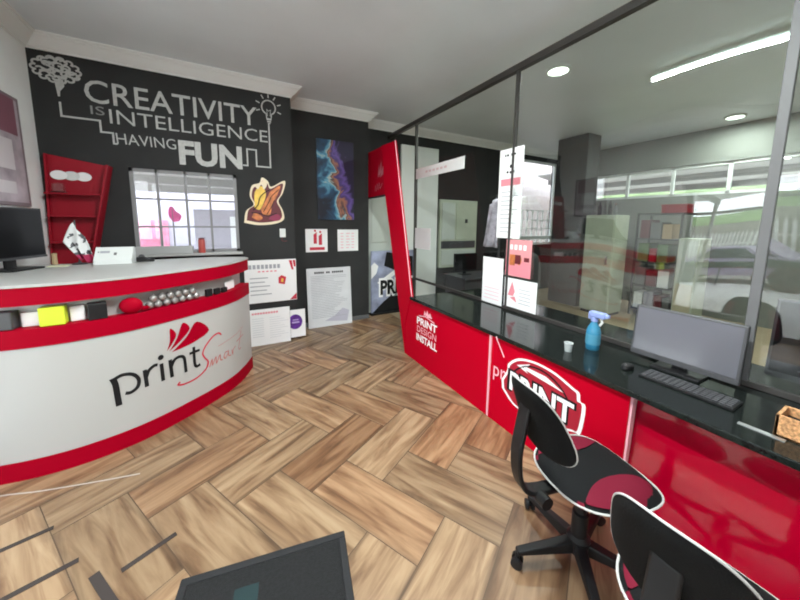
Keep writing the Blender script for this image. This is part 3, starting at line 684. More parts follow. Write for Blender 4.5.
# on the window sill
o = thing('document_tray', (-.72, W1-.07, WZ0), 'long grey translucent tray along the window sill', 'tray')
g = G(); tx0, tx1 = -.95, -.42
box(tx0, tx1, W1-.12, W1-.115, WZ0, WZ0+.085, .001, g); box(tx0, tx1, W1-.03, W1-.025, WZ0, WZ0+.085, .001, g); box(tx0, tx0+.005, W1-.12, W1-.025, WZ0, WZ0+.085, .001, g); box(tx1-.005, tx1, W1-.12, W1-.025, WZ0, WZ0+.085, .001, g); box(tx0, tx1, W1-.12, W1-.025, WZ0, WZ0+.005, .001, g)
obj('shell', g, mat('smoky_plastic', (.42, .42, .42), .35), o)
obj('divider', box(-.70, -.695, W1-.114, W1-.031, WZ0+.005, WZ0+.075), 'mid_grey', o)
o = thing('red_canister', (-.335, W1-.08, WZ0), 'red canister standing on the window sill', 'canister'); obj('body', lathe([(.033, WZ0), (.035, WZ0+.01), (.035, WZ0+.15), (.028, WZ0+.16)], -.335, W1-.08, 20), mat('canister_red', (.42, .06, .05), .4), o, True); obj('lid', lathe([(.030, WZ0+.159), (.030, WZ0+.175), (.004, WZ0+.178)], -.335, W1-.08, 20), 'maroon', o, True)

# ------------------------------------------------------------------ customer counter with red front
XC = 1.851; ZC = .762
ct = thing('customer_counter', (2.2, 1.2, 0), 'long counter with a black granite top and glossy red front panels along the glass', 'counter')
wt = obj('worktop', box(XC-.01, 2.95, -1.9, 3.18, ZC-.035, ZC, .006), 'black_gloss', ct)
def redpanel(y0, y1, lean, m='red_gloss', poly_=None):
    poly_ = poly_ or [(y0, 0), (y1, 0), (y1, ZC-.036), (y0, ZC-.036)]
    return obj('front_panel', prism(poly_, lambda a, b: Vector((XC+lean*b/.76, a, b)), lambda a, b: Vector((XC+.03+lean*b/.76, a, b))), m, ct)
p1 = redpanel(1.83, 3.2, .012, poly_=[(1.83, 0), (3.298, 0), (3.293, .37), (3.19, .70), (3.175, ZC-.036), (1.83, ZC-.036)])
p2 = redpanel(.79, 1.826, .012); p3 = redpanel(-1.9, .786, .10, 'red_mirror')
obj('joint_strip', box(XC-.004, XC+.012, 1.818, 1.836, 0.004, ZC-.037), 'pink_line', ct)
obj('joint_strip', prism([(.778, 0.004), (.797, .004), (.797, ZC-.037), (.778, ZC-.037)], lambda a, b: Vector((XC-.006+.03*b/.76, a, b)), lambda a, b: Vector((XC+.012+.06*b/.76, a, b))), 'pink_line', ct)
obj('carcass', box(XC+.18, 2.45, -1.9, 3.1, 0, ZC-.036), 'dark_grey', ct)
# printed marks on the red front
f1 = lambda a, b, e=0: Vector((XC+.012*b/.76-.002-e, 3.02-a, b))
sh = T('PRINT', 0, .48, .41, .085, .02)+T('DESIGN', .01, .40, .39, .062, 0)+T('INSTALL', 0, .31, .42, .07, .02)+rect(.02, .40, .285, .292)
decal('lettering', T('PRINT', 0, .475, .41, .085, .03), f1, 'paper', p1); decal('lettering', T('INSTALL', 0, .275, .42, .085, .03), f1, 'paper', p1)
decal('lettering', T('DESIGN', .01, .382, .39, .072, 0), f1, 'pink_line', p1)
decal('arch_line', ribbon([(.04, .575), (.18, .60), (.36, .575)], .012), f1, 'pink_line', p1)
decal('leaf_mark', poly([(.14, .60), (.16, .665), (.19, .63)])+poly([(.17, .60), (.21, .68), (.25, .63)])+poly([(.2, .60), (.27, .665), (.31, .61)]), f1, 'pink_line', p1)
# badge logo on the middle panel (a = metres right of Y=1.80)
f2 = lambda a, b, e=0: Vector((XC+.012*b/.76-.002-e, 1.80-a, b))
B0 = .14
ring = smoothpts([(B0-.03, .40), (B0+.02, .50), (B0+.03, .56), (B0+.12, .635), (B0+.26, .668), (B0+.42, .66), (B0+.56, .615), (B0+.60, .60), (B0+.61, .55), (B0+.645, .53), (B0+.63, .35), (B0+.59, .33), (B0+.50, .30), (B0+.40, .285), (B0+.25, .25), (B0+.10, .25), (B0-.02, .33)], 4)
decal('badge', poly(ring), f2, 'paper', p2)
decal('badge_field', poly(shrink(ring, .93, (B0+.31, .45))), f2, mat('badge_red', (.36, .01, .03), .3), p2, .0012)
decal('badge_lettering', T('PRINT', B0+.03, .345, .56, .18, .075), f2, 'ink', p2, .0022)
decal('badge_lettering', T('PRINT', B0+.055, .36, .52, .15, .03), f2, 'paper', p2, .0034)
decal('badge_arrow', poly([(B0+.11, .58), (B0+.23, .635), (B0+.20, .60), (B0+.36, .60), (B0+.50, .55), (B0+.30, .565), (B0+.19, .575), (B0+.22, .555)]), f2, 'paper', p2, .0022)
decal('badge_ribbon', T('pr', .02, .36, .13, .12, .0), f2, 'pink_line', p2, .0036)
decal('badge_line', ribbon(arc(B0+.31, .36, .27, .27, 30, 150, 14), .012), f2, 'ink', p2, .0022)
o = obj('cable', tube(smoothpts([(XC-.016, 1.75, ZC-.02), (XC-.02, 1.73, .71), (XC-.012, 1.69, .64), (XC-.014, 1.66, .60)], 4), .004), 'pink_line'); tag(o, 'thin pale cable hanging from the counter edge down to the round badge', 'cable')

# red tall surround at the end of the counter
ds = thing('door_surround', (1.88, 3.8, 0), 'tall slanted glossy red surround with a header beside the passage', 'door surround')
TH = .022
def yz(off): return lambda a, b: Vector((XC+.004+off, a, b))
obj('post', prism([(3.305, 0), (3.905, 2.03), (4.02, 2.70), (3.62, 2.68), (3.14, ZC+.004), (3.185, ZC+.004), (3.20, .70), (3.30, .38)], yz(0), yz(TH)), 'red_gloss', ds)
def hd(off): return lambda a, b: Vector((XC+.004+off+.14*(a-3.9)/.95, a, b))
hp = obj('header', prism([(3.905, 2.035), (4.84, 2.06), (4.84, 2.77), (4.02, 2.702)], hd(0), hd(TH)), 'red_gloss', ds)
obj('header_edge', prism([(3.905, 2.01), (4.84, 2.035), (4.84, 2.06), (3.905, 2.035)], hd(-.004), hd(TH+.004)), 'black', ds)
fh = lambda a, b, e=0: hd(-.003-e)(4.45-a, b)
sh = poly([(.18, 2.30), (.25, 2.48), (.29, 2.36)])+poly([(.24, 2.30), (.36, 2.52), (.38, 2.36)])+poly([(.30, 2.29), (.47, 2.45), (.45, 2.32)])
sh += ribbon(smoothpts([(.02, 2.12), (.06, 2.2), (.1, 2.12), (.16, 2.22), (.2, 2.13), (.26, 2.22), (.3, 2.14), (.42, 2.20)], 4), .014)
decal('logo', sh, fh, mat('logo_pink', (.55, .16, .2), .5), hp)
obj('edge_trim', tube([(XC+.002, 3.615, 2.685), (XC+.002, 3.142, ZC+.006)], .006, 6), 'pink_line', ds)

# ------------------------------------------------------------------ glass partition
gp = thing('glass_partition', (XG, 1.2, ZC), 'tall glass partition in dark bronze framing standing on the counter', 'partition')
def pane(y0, y1, z0, z1, amp, seed, m='glass_part'):
    g = G(); ny, nz = 40, 24; rr = random.Random(seed); ph = [rr.uniform(0, 6) for _ in range(4)]
    for side in (0, 1):
        vs = []
        for j in range(nz+1):
            for i in range(ny+1):
                y = y0+(y1-y0)*i/ny; z = z0+(z1-z0)*j/nz
                d = amp*(1-.97*min(1, max(0, (z-2.0)/.6)))*(math.sin(y*3.1+ph[0]+z*1.3)+.7*math.sin(z*3.3+ph[1]-y*1.1)+.35*math.sin(y*7+ph[2]+z*2.5))
                vs.append((XG-.003+d+side*.006, y, z))
        g.add(vs, [(j*(ny+1)+i, j*(ny+1)+i+1, (j+1)*(ny+1)+i+1, (j+1)*(ny+1)+i) for j in range(nz) for i in range(ny)])
    return obj('pane', g, m, gp, True)
ZG0, ZG1 = ZC+.03, 3.11
pane(2.28, 4.13, ZG0, ZG1, .0010, 1, 'glass_low'); pane(.545, 2.24, ZG0, ZG1, .0085, 4, 'glass_film'); pane(-1.9, .505, ZG0, ZG1, .0030, 8)
obj('top_track', box(XG-.03, XG+.03, -2.19, 5.08, ZG1, ZG1+.06, .004), 'track', gp)
obj('bottom_channel', box(XG-.012, XG+.012, -1.9, 4.14, ZC+.001, ZC+.035, .002), 'track', gp)
obj('post', box(XG-.02, XG+.02, 4.13, 4.165, 0.0, ZG1, .003), 'track', gp)
obj('post', box(XG-.018, XG+.018, 2.245, 2.275, ZC+.03, ZG1, .003), 'track', gp)
obj('post', box(XG-.015, XG+.015, .503, .545, ZC+.03, ZG1, .003), 'mid_grey', gp)
# papers taped on the glass
def sheet(name, y0, y1, z0, z1, m, label, cat, skew=0.0, group=None):
    root = thing(name, (XG-.012, (y0+y1)/2, z0), label, cat, group)
    q = [(y0, z0), (y1, z0+skew), (y1, z1+skew), (y0, z1)]
    s = obj('sheet', prism(q, lambda a, b: Vector((XG-.013, a, b)), lambda a, b: Vector((XG-.010, a, b))), m, root)
    return s, (lambda a, b, e=0: Vector((XG-.0145-e, y1-a, z0+skew+b-skew*a/(y1-y0))))
s, f = sheet('glass_banner', 3.005, 4.165, 2.308, 2.455, 'paper', 'long narrow white strip notice high on the glass', 'notice')
decal('print', sum([rect(.3+.09*k, .36+.09*k, .06, .09) for k in range(6)], []), f, mat('faint_pink', (.74, .58, .6), .6), s)
s, f = sheet('glass_sticker', 3.70, 4.128, 1.262, 1.575, 'paper', 'blank white square stuck on the glass beside the red surround', 'sticker')
s, f = sheet('price_list', 2.13, 2.435, 1.505, 2.40, 'paper', 'tall white price list with a red band hanging on the glass', 'notice')
decal('print', rect(.03, .28, .36+.17, .60), f, 'pink_ink', s)
decal('print', rect(.07, .085, .82, .845)+rect(.095, .12, .822, .842)+rect(.15, .165, .82, .845)+rect(.18, .21, .824, .842)+ell(.15, .72, .012, .018)+rect(.10, .125, .655, .675)+rect(.14, .17, .65, .672)+rect(.185, .20, .655, .675), f, 'ink', s)
decal('text', sum([rect(.04, .16+.1*((k*7) % 3)/2, .06+k*.045, .068+k*.045) for k in range(10)], []), f, 'paper_line', s)
s, f = sheet('info_sheet', 2.315, 2.615, .775, 1.285, 'paper', 'white sheet below the price list whose upper half is left bare over faint lines', 'notice')
decal('text', sum([rect(.04, .26, .05+k*.04, .056+k*.04) for k in range(4)], []), f, 'pink_line', s)
s, f = sheet('promo_flyer', 1.975, 2.285, 1.125, 1.495, mat('flyer_pink', (.74, .30, .32), .55), 'pink and orange flyer on the glass above a white leaflet', 'flyer')
decal('heading', sum([rect(.05+.055*k, .085+.055*k, .27, .32) for k in range(4)], []), f, 'paper', s)
decal('artwork', poly([(.0, .02), (.31, .0), (.31, .14), (.0, .2)]), f, 'pink_ink', s); decal('artwork', rect(.05, .12, .11, .22)+ell(.17, .17, .03, .05), f, 'orange', s, .001); decal('artwork', rect(.12, .19, .13, .22)+rect(.23, .29, .16, .2), f, 'maroon', s, .002)
s, f = sheet('leaflet', 1.89, 2.285, .80, 1.10, 'paper', 'white leaflet with a pink ribbon figure below the pink flyer', 'leaflet')
decal('artwork', poly([(.05, .12), (.1, .27), (.14, .17), (.12, .12)])+poly([(.08, .1), (.17, .06), (.14, .12)]), f, 'pink_ink', s)
decal('text', sum([rect(.19, .33, .06+k*.035, .066+k*.035) for k in range(5)], []), f, 'paper_line', s)

# ------------------------------------------------------------------ things on the counter
def bottle(x, y, label):
    z = 0; K = 1.36; P_ = lambda g: g.xf(Matrix.Translation((x, y, ZC)) @ Matrix.Scale(K, 4) @ Matrix.Translation((-x, -y, 0))); o = thing('spray_bottle', (x, y, ZC), label, 'bottle')
    obj('body', P_(lathe([(.030, z), (.034, z+.006), (.034, z+.10), (.026, z+.125), (.014, z+.145), (.014, z+.155)], x, y, 24)), 'blue_liquid', o, True)
    obj('collar', P_(lathe([(.017, z+.152), (.017, z+.175)], x, y, 18)), 'blue_cap', o, True)
    obj('spray_head', P_(G().join(box(x-.016, x+.016, y-.055, y+.022, z+.174, z+.205, .006)).join(box(x-.011, x+.011, y-.07, y-.05, z+.183, z+.2, .003)).join(box(x-.009, x+.009, y+.01, y+.03, z+.16, z+.2, .003))), 'blue_cap', o)
    obj('trigger', P_(tube([(x, y-.03, z+.178), (x, y-.04, z+.155), (x, y-.028, z+.135)], .006)), 'white_plastic', o, True)
    obj('label_band', P_(lathe([(.0347, z+.03), (.0347, z+.085)], x, y, 24, cap=False)), mat('bottle_label', (.06, .24, .36), .5), o, True)
bottle(2.235, 1.215, 'blue spray bottle with a lilac head on the black counter')
o = thing('cup', (2.04, 1.27, ZC), 'small translucent cup beside the blue spray bottle', 'cup'); obj('wall', lathe([(.022, ZC), (.028, ZC+.06), (.026, ZC+.06), (.020, ZC+.004)], 2.04, 1.27, 18), mat('frosted', (.42, .46, .46), .4), o, True)
obj('rim', tube([(2.04+.028*math.cos(2*PI*k/18), 1.27+.028*math.sin(2*PI*k/18), ZC+.06) for k in range(18)], .002, 6, True), 'white_plastic', o, True)

def cmonitor(y0, y1, x, label, scr, up=0.0):
    o = thing('counter_monitor', (x+.05, (y0+y1)/2, ZC), label, 'monitor', 'monitors on the customer counter')
    tl = .10
    def tr(p): return Vector((p.x+(p.z-.8)*tl, p.y, p.z))
    def tb(*a): g = box(*a); g.v = [tr(p) for p in g.v]; return g
    obj('case', tb(x, x+.03, y0, y1, .80, 1.125+up, .006), 'dark_grey', o)
    obj('screen', tb(x-.002, x+.001, y0+.014, y1-.014, .835, 1.112+up, 0), scr, o)
    obj('bezel_strip', tb(x-.004, x, y0+.005, y1-.005, .803, .83, .001), 'dark_grey', o)
    ym = (y0+y1)/2
    obj('neck', box(x+.02, x+.05, ym-.035, ym+.035, ZC+.012, .95, .004), 'black', o)
    obj('base', box(x-.06, x+.09, ym-.12, ym+.12, ZC, ZC+.014, .005), 'black', o)
cmonitor(.50, 1.02, 2.33, 'monitor with a pale shining screen on the counter behind the first chair', 'screen_satin')
cmonitor(-.08, .485, 2.67, 'dark monitor behind the glass right of the bright one, above the cork box', 'screen', .12)
# keyboard
kb = thing('keyboard', (2.13, .66, ZC), 'black keyboard lying before the pale monitor', 'keyboard')
obj('case', box(2.07, 2.21, .45, .85, ZC, ZC+.014, .004), 'black', kb)
g = G()
for r in range(5):
    for c in range(15): box(2.08+r*.025, 2.10+r*.025, .46+c*.0255, .482+c*.0255, ZC+.014, ZC+.019, 0, g)
obj('keys', g, 'dark_grey', kb)
ms = thing('computer_mouse', (2.12, .93, ZC), 'small black mouse left of the keyboard on the counter', 'mouse')
g = lathe([(.028, ZC), (.031, ZC+.01), (.026, ZC+.026), (.012, ZC+.034), (.001, ZC+.035)], 0, 0, 18); g.v = [Vector((2.12+p.x*1.5, .93+p.y, p.z)) for p in g.v]; obj('shell', g, 'black', ms, True)
obj('wheel', tube([(2.095, .926, ZC+.030), (2.095, .934, ZC+.030)], .006, 10), 'mid_grey', ms)
o = obj('ruler', box(1.965, 1.99, .27, .41, ZC, ZC+.004, .001), 'alu'); tag(o, 'short silver strip lying beside the cork box on the counter', 'ruler')
o = thing('cork_box', (2.08, .235, ZC), 'speckled cork box on the counter at the right edge', 'box')
g = G(); cx0, cx1, cy0, cy1, ch = 2.0, 2.14, .10, .31, .095
box(cx0, cx0+.012, cy0, cy1, ZC, ZC+ch, .002, g); box(cx1-.012, cx1, cy0, cy1, ZC, ZC+ch, .002, g); box(cx0, cx1, cy0, cy0+.012, ZC, ZC+ch, .002, g); box(cx0, cx1, cy1-.012, cy1, ZC, ZC+ch, .002, g); box(cx0, cx1, cy0, cy1, ZC, ZC+.01, .002, g)
obj('shell', g, 'cork', o); obj('contents', box(cx0+.014, cx1-.014, cy0+.014, cy1-.014, ZC+.011, ZC+.06, .004), 'ink', o)

# ------------------------------------------------------------------ typist chairs (local: faces +X)
def sup(a, b, e, n=44):
    out = []
    for k in range(n):
        t = 2*PI*k/n; c, s = math.cos(t), math.sin(t); out.append((a*math.copysign(abs(c)**(2/e), c), b*math.copysign(abs(s)**(2/e), s)))
    return out
def pad(outline, fn, t_top, t_bot, rings=(1, .985, .95, .88, .75, .55, .3)):
    """domed cushion: fn(u, v, w) -> point"""
    g = G(); n = len(outline); vs = []; fs = []; L = []
    prof = [(r, -t_bot*(1-r**6)) for r in rings[::-1]]+[(1.012, .0)]+[(r, t_top*(1-r**6)) for r in rings[1:]]
    for r, w in prof:
        for u, v in outline: vs.append(fn(u*r, v*r, w))
    m = len(prof)
    for i in range(m-1):
        for k in range(n): fs.append((i*n+k, i*n+(k+1) % n, (i+1)*n+(k+1) % n, (i+1)*n+k))
    fs.append(tuple(range(n-1, -1, -1))); fs.append(tuple((m-1)*n+k for k in range(n)))
    return g.add(vs, fs)
def make_chair(label):
    ch = thing('typist_chair', (0, 0, 0), label, 'chair', 'typist chairs at the customer counter')
    so = [(u+.0, v*(1+.07*(u/.24))) for u, v in sup(.24, .228, 2.7)]
    sf = lambda u, v, w: Vector((u+.045, v, .474+w-.02*max(0, (u-.1)/.12)**2+.06*(v*v)))
    seat = obj('seat', pad(so, sf, .045, .035), 'black_fabric', ch, True)
    obj('piping', tube([sf(u*1.015, v*1.015, .006) for u, v in so], .0045, 6, True), 'white_pipe', seat, True)
    for s in (-1, 1):
        pts = [(u, v) for u, v in so if v*s > .10 ]
        cen = (sum(p[0] for p in pts)/len(pts), sum(p[1] for p in pts)/len(pts))
        q = sorted(pts, key=lambda p: p[0]); poly_ = [(p[0]*.95, p[1]*.95) for p in q]; m = len(poly_)
        inner = [(p[0], s*(.085+1.6*(p[0]-.0)**2)) for p in poly_]
        g = G(); vs = []; K = 5
        for j in range(K+1):
            t = j/K
            for a, b in zip(poly_, inner):
                u, v = a[0], a[1]*(1-t)+b[1]*t; r = max(abs(u)/.225, abs(v)/.225); rr = min(1, (abs(u/.225)**2.9+abs(v/.225)**2.9)**(1/2.9)); vs.append(sf(u, v, .045*(1-rr**6)+.006))
        g.add(vs, [(j*m+i, j*m+i+1, (j+1)*m+i+1, (j+1)*m+i) for j in range(K) for i in range(m-1)])
        ob = obj('seat_inlay', g, 'maroon_cloth', seat, True)
    # backrest: upright pad, slightly wrapped; v = width, u = height
    bo = [(u*1.0, v*(1-.20*(u/.175)+.0)) for u, v in sup(.175, .158, 3.1)]
    bf = lambda u, v, w: Vector((-.315-.34*u+w+1.7*v*v-.02*(u/.2)**2, v, .822+u*.95+.34*w))
    back = obj('backrest', pad(bo, bf, .03, .022), 'black_fabric', ch, True)
    obj('piping', tube([bf(u*1.015, v*1.015, .004) for u, v in bo], .0032, 6, True), 'white_pipe', back, True)
    for s in (-1, 1):
        g = G(); vs = []; K = 5; L_ = 10
        for i in range(L_+1):
            u = -.12+.24*i/L_; vmax = .155*(1-.2*u/.175)*max(.0, 1-abs(u/.175)**3.1)**(1/3.1)*.94; vin = .45*vmax+.02
            for j in range(K+1):
                v = s*(vin+(vmax-vin)*j/K); rr = min(1, (abs(u/.175)**3.1+abs(v/(.158*(1-.2*u/.175)))**3.1)**(1/3.1)); vs.append(bf(u, v, .03*(1-rr**6)+.006))
        g.add(vs, [(i*(K+1)+j, i*(K+1)+j+1, (i+1)*(K+1)+j+1, (i+1)*(K+1)+j) for i in range(L_) for j in range(K)])
        obj('back_inlay', g, 'maroon_cloth', back, True)
    # flat curved support bar
    path = smoothpts([(-.352, 0, .88), (-.37, 0, .78), (-.385, 0, .66), (-.365, 0, .53), (-.29, 0, .462), (-.05, 0, .452)], 6)
    g = G(); vs = []
    for i, p in enumerate(path):
        a = Vector(path[max(0, i-1)]); b = Vector(path[min(len(path)-1, i+1)]); t = (b-a).normalized(); n = Vector((t.z, 0, -t.x)); p = Vector(p)
        for du, dn in ((-.032, -.011), (.032, -.011), (.032, .011), (-.032, .011)): vs.append(p+Vector((0, du, 0))+n*dn)
    m = len(path); g.add(vs, [(4*i+k, 4*i+(k+1) % 4, 4*i+4+(k+1) % 4, 4*i+4+k) for i in range(m-1) for k in range(4)]+[(0, 1, 2, 3), tuple(4*m-4+k for k in range(4))])
    bar = obj('support_bar', g, 'black', ch, True); bv = bar.modifiers.new('soft_edge', 'BEVEL'); bv.width = .007; bv.segments = 2; bv.limit_method = 'ANGLE'
    obj('adjuster_knob', tube([(-.27, -.03, .452), (-.27, -.075, .452)], .028, 16), 'black', ch, True)
    obj('seat_plate', box(-.10, .11, -.09, .09, .41, .462, .01), 'black', ch)
    obj('lever', tube([(.0, -.08, .425), (.02, -.22, .42)], .007), 'black', ch, True)
    obj('column', lathe([(.036, .12), (.036, .27), (.026, .275), (.026, .37), (.018, .375), (.018, .415)], 0, 0, 20), 'black', ch, True)
    obj('hub', lathe([(.048, .07), (.052, .08), (.052, .14), (.038, .155)], 0, 0, 20), 'black', ch, True)
    for k in range(5):
        a = 2*PI*k/5+math.radians(25); c, s = math.cos(a), math.sin(a); g = G(); vs = []
        for r, hw, z0, z1 in ((.03, .030, .075, .135), (.15, .026, .075, .115), (.31, .020, .072, .093)):
            for d, z in ((-hw, z0), (hw, z0), (hw*.8, z1), (-hw*.8, z1)): vs.append((r*c-d*s, r*s+d*c, z))
        g.add(vs, [(4*i+q, 4*i+(q+1) % 4, 4*i+4+(q+1) % 4, 4*i+4+q) for i in range(2) for q in range(4)]+[(0, 1, 2, 3), (8, 9, 10, 11)])
        leg = obj('leg', g, 'black', ch); bv = leg.modifiers.new('soft_edge', 'BEVEL'); bv.width = .006; bv.segments = 2
        cx, cy = .305*c, .305*s; ax = Vector((-s, c, 0)).lerp(Vector((c, s, 0)), .4).normalized(); P = Vector((cx, cy, .027)); g = G()
        tube([P-ax*.026, P-ax*.024, P-ax*.008], [.020, .027, .027], 16, g=g); tube([P+ax*.008, P+ax*.024, P+ax*.026], [.027, .027, .020], 16, g=g); tube([P-ax*.01, P+ax*.01], .010, 8, g=g); tube([P+Vector((0, 0, .012)), P+Vector((0, 0, .052))], .011, 8, g=g)
        obj('caster', g, 'black', leg, True)
    return ch
CH1 = make_chair('black typist chair with white piping turned before the round badge')
CH1.location = (1.41, .75, 0); CH1.rotation_euler = (0, 0, math.radians(-13))
CH2 = dup(CH1, (1.20, .25, 0), math.radians(0), 'nearest black typist chair, cut off by the lower right corner')

for o in CH2.children:
    if o.name.startswith('leg'): o.rotation_euler = (0, 0, math.radians(16))   # its base is turned a little further

# ------------------------------------------------------------------ door mat and floor strips
mz = .018; c0 = Vector((-.289, 1.553, 0)); ux = Vector((.729, -.130, 0)).normalized(); uy = Vector((ux.y, -ux.x, 0)); uy = uy if uy.y < 0 else -uy
MW, ML = .742, 1.1
def mp(a, b, z): return c0+ux*a+uy*b+Vector((0, 0, z))
dm = thing('door_mat', (c0+ux*.37+uy*.55), 'dark grey rectangular floor mat with a raised rim at the bottom of the picture', 'mat')
def mslab(a0, a1, b0, b1, z0, z1, bev): g = box(a0, a1, b0, b1, z0, z1, bev); g.v = [mp(p.x, p.y, p.z) for p in g.v]; return g
obj('base', mslab(0, MW, 0, ML, 0, .010, .004), 'mat_rubber', dm)
g = G(); rw = .035
for a in ((0, MW, 0, rw), (0, MW, ML-rw, ML), (0, rw, rw, ML-rw), (MW-rw, MW, rw, ML-rw)): g.join(mslab(a[0], a[1], a[2], a[3], .008, mz, .005))
obj('rim', g, 'mat_rubber', dm); obj('pile', mslab(rw, MW-rw, rw, ML-rw, .009, .014, .003), 'mat_pile', dm)
decal('print', rect(.24, .34, .12, .24), lambda a, b, e=0: mp(a, b, .0146), 'teal', dm)
def strip(p, q, w, label):
    p, q = Vector((*p, 0)), Vector((*q, 0)); d = (q-p).normalized(); n = Vector((-d.y, d.x, 0))*w/2
    o = obj('floor_strip', prism([0, 1, 2, 3] and [(p-n).to_2d(), (q-n).to_2d(), (q+n).to_2d(), (p+n).to_2d()], lambda a, b: Vector((a, b, .0002)), lambda a, b: Vector((a, b, .003))), 'strip')
    tag(o, label, 'floor strip', 'dark strips stuck on the floor')
strip((-1.24, 2.105), (-.929, 2.186), .026, 'dark strip on the floor tiles nearest the red desk base')
strip((-.99, 1.829), (-.742, 1.903), .028, 'dark strip on the floor tiles, middle one of the left column')
strip((-.545, 1.742), (-.345, 1.837), .026, 'dark strip on the floor tile just left of the mat')
strip((-.653, 1.782), (-.53, 1.58), .038, 'wide dark strip on the floor at the bottom left edge')
ln = smoothpts([(-1.62, 2.66), (-1.305, 2.603), (-1.115, 2.541), (-.822, 2.47), (-.615, 2.427)], 5)
g = G()
for vs, fs in ribbon(ln, .010): g.add([(a, b, .0012) for a, b in vs], fs)
struct('trim_7', g, mat('floor_trim', (.42, .38, .34), .6))
# banner seen through the passage
bn = thing('standing_banner', (2.50, 4.98, 0), 'blue-grey banner stand printed PRI in black behind the red surround', 'banner')
obj('panel', box(2.10, 3.0, 4.985, 5.0, .03, 1.15, .002), mat('banner_print', (.30, .33, .46), .5, var=.5, vscale=4), bn)
fb = plane((2.10, 4.985, .03), XU, ZU)
decal('artwork', poly([(.0, .62), (.10, .72), (.14, .85), (.06, .92), (0, .86)])+poly([(.12, .55), (.75, .95), (.8, .88), (.2, .5)]), fb, 'paper', bn)
decal('artwork', poly([(.02, .0), (.85, .0), (.85, .36), (.4, .30), (.25, .2)])+poly([(.25, .85), (.85, .6), (.85, 1.0), (.3, 1.1)]), fb, 'ink', bn)
decal('lettering', T('PRINT', .15, .28, .80, .35, .09), fb, 'paper', bn, .0012); decal('lettering', T('PRINT', .18, .32, .74, .27, .04), fb, 'ink', bn, .0024)
obj('foot', box(2.08, 3.02, 4.93, 5.05, 0, .03, .006), 'black', bn)

# ------------------------------------------------------------------ office behind the glass
# dark office chair and desk
od = thing('office_desk', (3.9, 4.2, 0), 'dark desk behind the glass at the back of the office', 'desk')
obj('desk_top', box(3.35, 4.75, 3.95, 4.55, .70, .735, .004), 'dark_grey', od)
for x in (3.38, 4.68): obj('side_panel', box(x, x+.03, 3.98, 4.52, 0, .70), 'dark_grey', od)
obj('front_panel', box(3.41, 4.68, 3.99, 4.01, .2, .70), 'dark_grey', od)
pc = thing('pale_cabinet', (4.1, W3, .75), 'pale green wall cabinet with a shelf recess seen through the glass', 'cabinet')
obj('body', box(3.62, 4.58, W3-.07, W3-.001, .75, 2.12, .006), 'pale_green', pc)
obj('door', box(3.66, 3.98, W3-.09, W3-.07, 1.32, 2.06, .004), 'pale_door', pc); obj('door', box(4.02, 4.54, W3-.09, W3-.07, 1.32, 2.06, .004), 'pale_green', pc)
obj('recess', box(3.66, 4.54, W3-.078, W3-.07, 1.14, 1.29), 'dark_grey', pc); obj('drawer', box(3.66, 4.54, W3-.09, W3-.07, .8, 1.11, .004), 'pale_door', pc)
obj('handle', box(4.24, 4.30, W3-.105, W3-.09, 1.66, 1.74, .003), 'dark_grey', pc)
oc = thing('office_chair', (4.0, 3.45, 0), 'dark high-backed office chair behind the glass', 'chair')
def cs(p): return Vector((p.x+4.0, p.y+3.45, p.z))
gg = pad(sup(.24, .24, 3), lambda u, v, w: Vector((u, v, .48+w)), .05, .04); gg.v = [cs(p) for p in gg.v]; obj('seat', gg, 'black_fabric', oc, True)
gg = pad(sup(.33, .25, 3), lambda u, v, w: Vector((v, -.25+.06*u+w, .88+u)), .04, .03); gg.v = [cs(p) for p in gg.v]; obj('backrest', gg, 'dark_grey', oc, True)
gg = lathe([(.03, .1), (.03, .44)], 4.0, 3.45, 14); obj('column', gg, 'black', oc, True)
obj('back_stem', tube([(4.0, 3.42, .43), (4.0, 3.17, .45), (4.0, 3.16, .70)], .02), 'black', oc, True)
for k in range(5):
    a = 2*PI*k/5; obj('leg', tube([(4.0, 3.45, .11), (4.0+.28*math.cos(a), 3.45+.28*math.sin(a), .06), (4.0+.29*math.cos(a), 3.45+.29*math.sin(a), .025)], [.025, .02, .025]), 'black', oc, True)
for k in range(2):
    y = 4.3; x = 3.66+k*.68; o = thing('office_monitor', (x, y, .735), ('dark monitor at the left of the office desk', 'dark monitor at the right of the office desk')[k], 'monitor', 'monitors on the office desk')
    obj('case', box(x-.26, x+.26, y, y+.03, .80, 1.12, .004), 'black', o); obj('neck', box(x-.03, x+.03, y+.03, y+.05, .745, .95), 'black', o); obj('base', box(x-.1, x+.1, y-.05, y+.1, .735, .747, .003), 'black', o)
    obj('screen', box(x-.25, x+.25, y-.002, y, .82, 1.11), 'screen', o)
# hanging cloth by the price list
hc = thing('hanging_shirt', (3.35, 3.3, 0), 'pale printed cloth hanging on a rail stand left of the price list', 'cloth')
g = G(); vs = []; NX, NZ = 12, 18
for j in range(NZ+1):
    t = j/NZ
    for i in range(NX+1):
        s = i/NX; vs.append((3.30+.03*math.sin(s*11+t), 3.53-.33*s-.13*(1-t)*(1-s), 2.05-.74*t-.12*(1-s)*(1-t)))
g.add(vs, [(j*(NX+1)+i, j*(NX+1)+i+1, (j+1)*(NX+1)+i+1, (j+1)*(NX+1)+i) for j in range(NZ) for i in range(NX)])
c_ = obj('cloth', g, mat('printed_cloth', (.52, .48, .55), .8, var=.45, vscale=9), hc, True); c_.modifiers.new('thickness', 'SOLIDIFY').thickness = .006
obj('rail_stand', G().join(tube([(3.42, 3.3, 0), (3.42, 3.3, 2.1), (3.31, 3.28, 2.03)], .014)).join(lathe([(.16, 0), (.16, .015), (.03, .03)], 3.42, 3.3, 20)), 'dark_grey', hc, True)
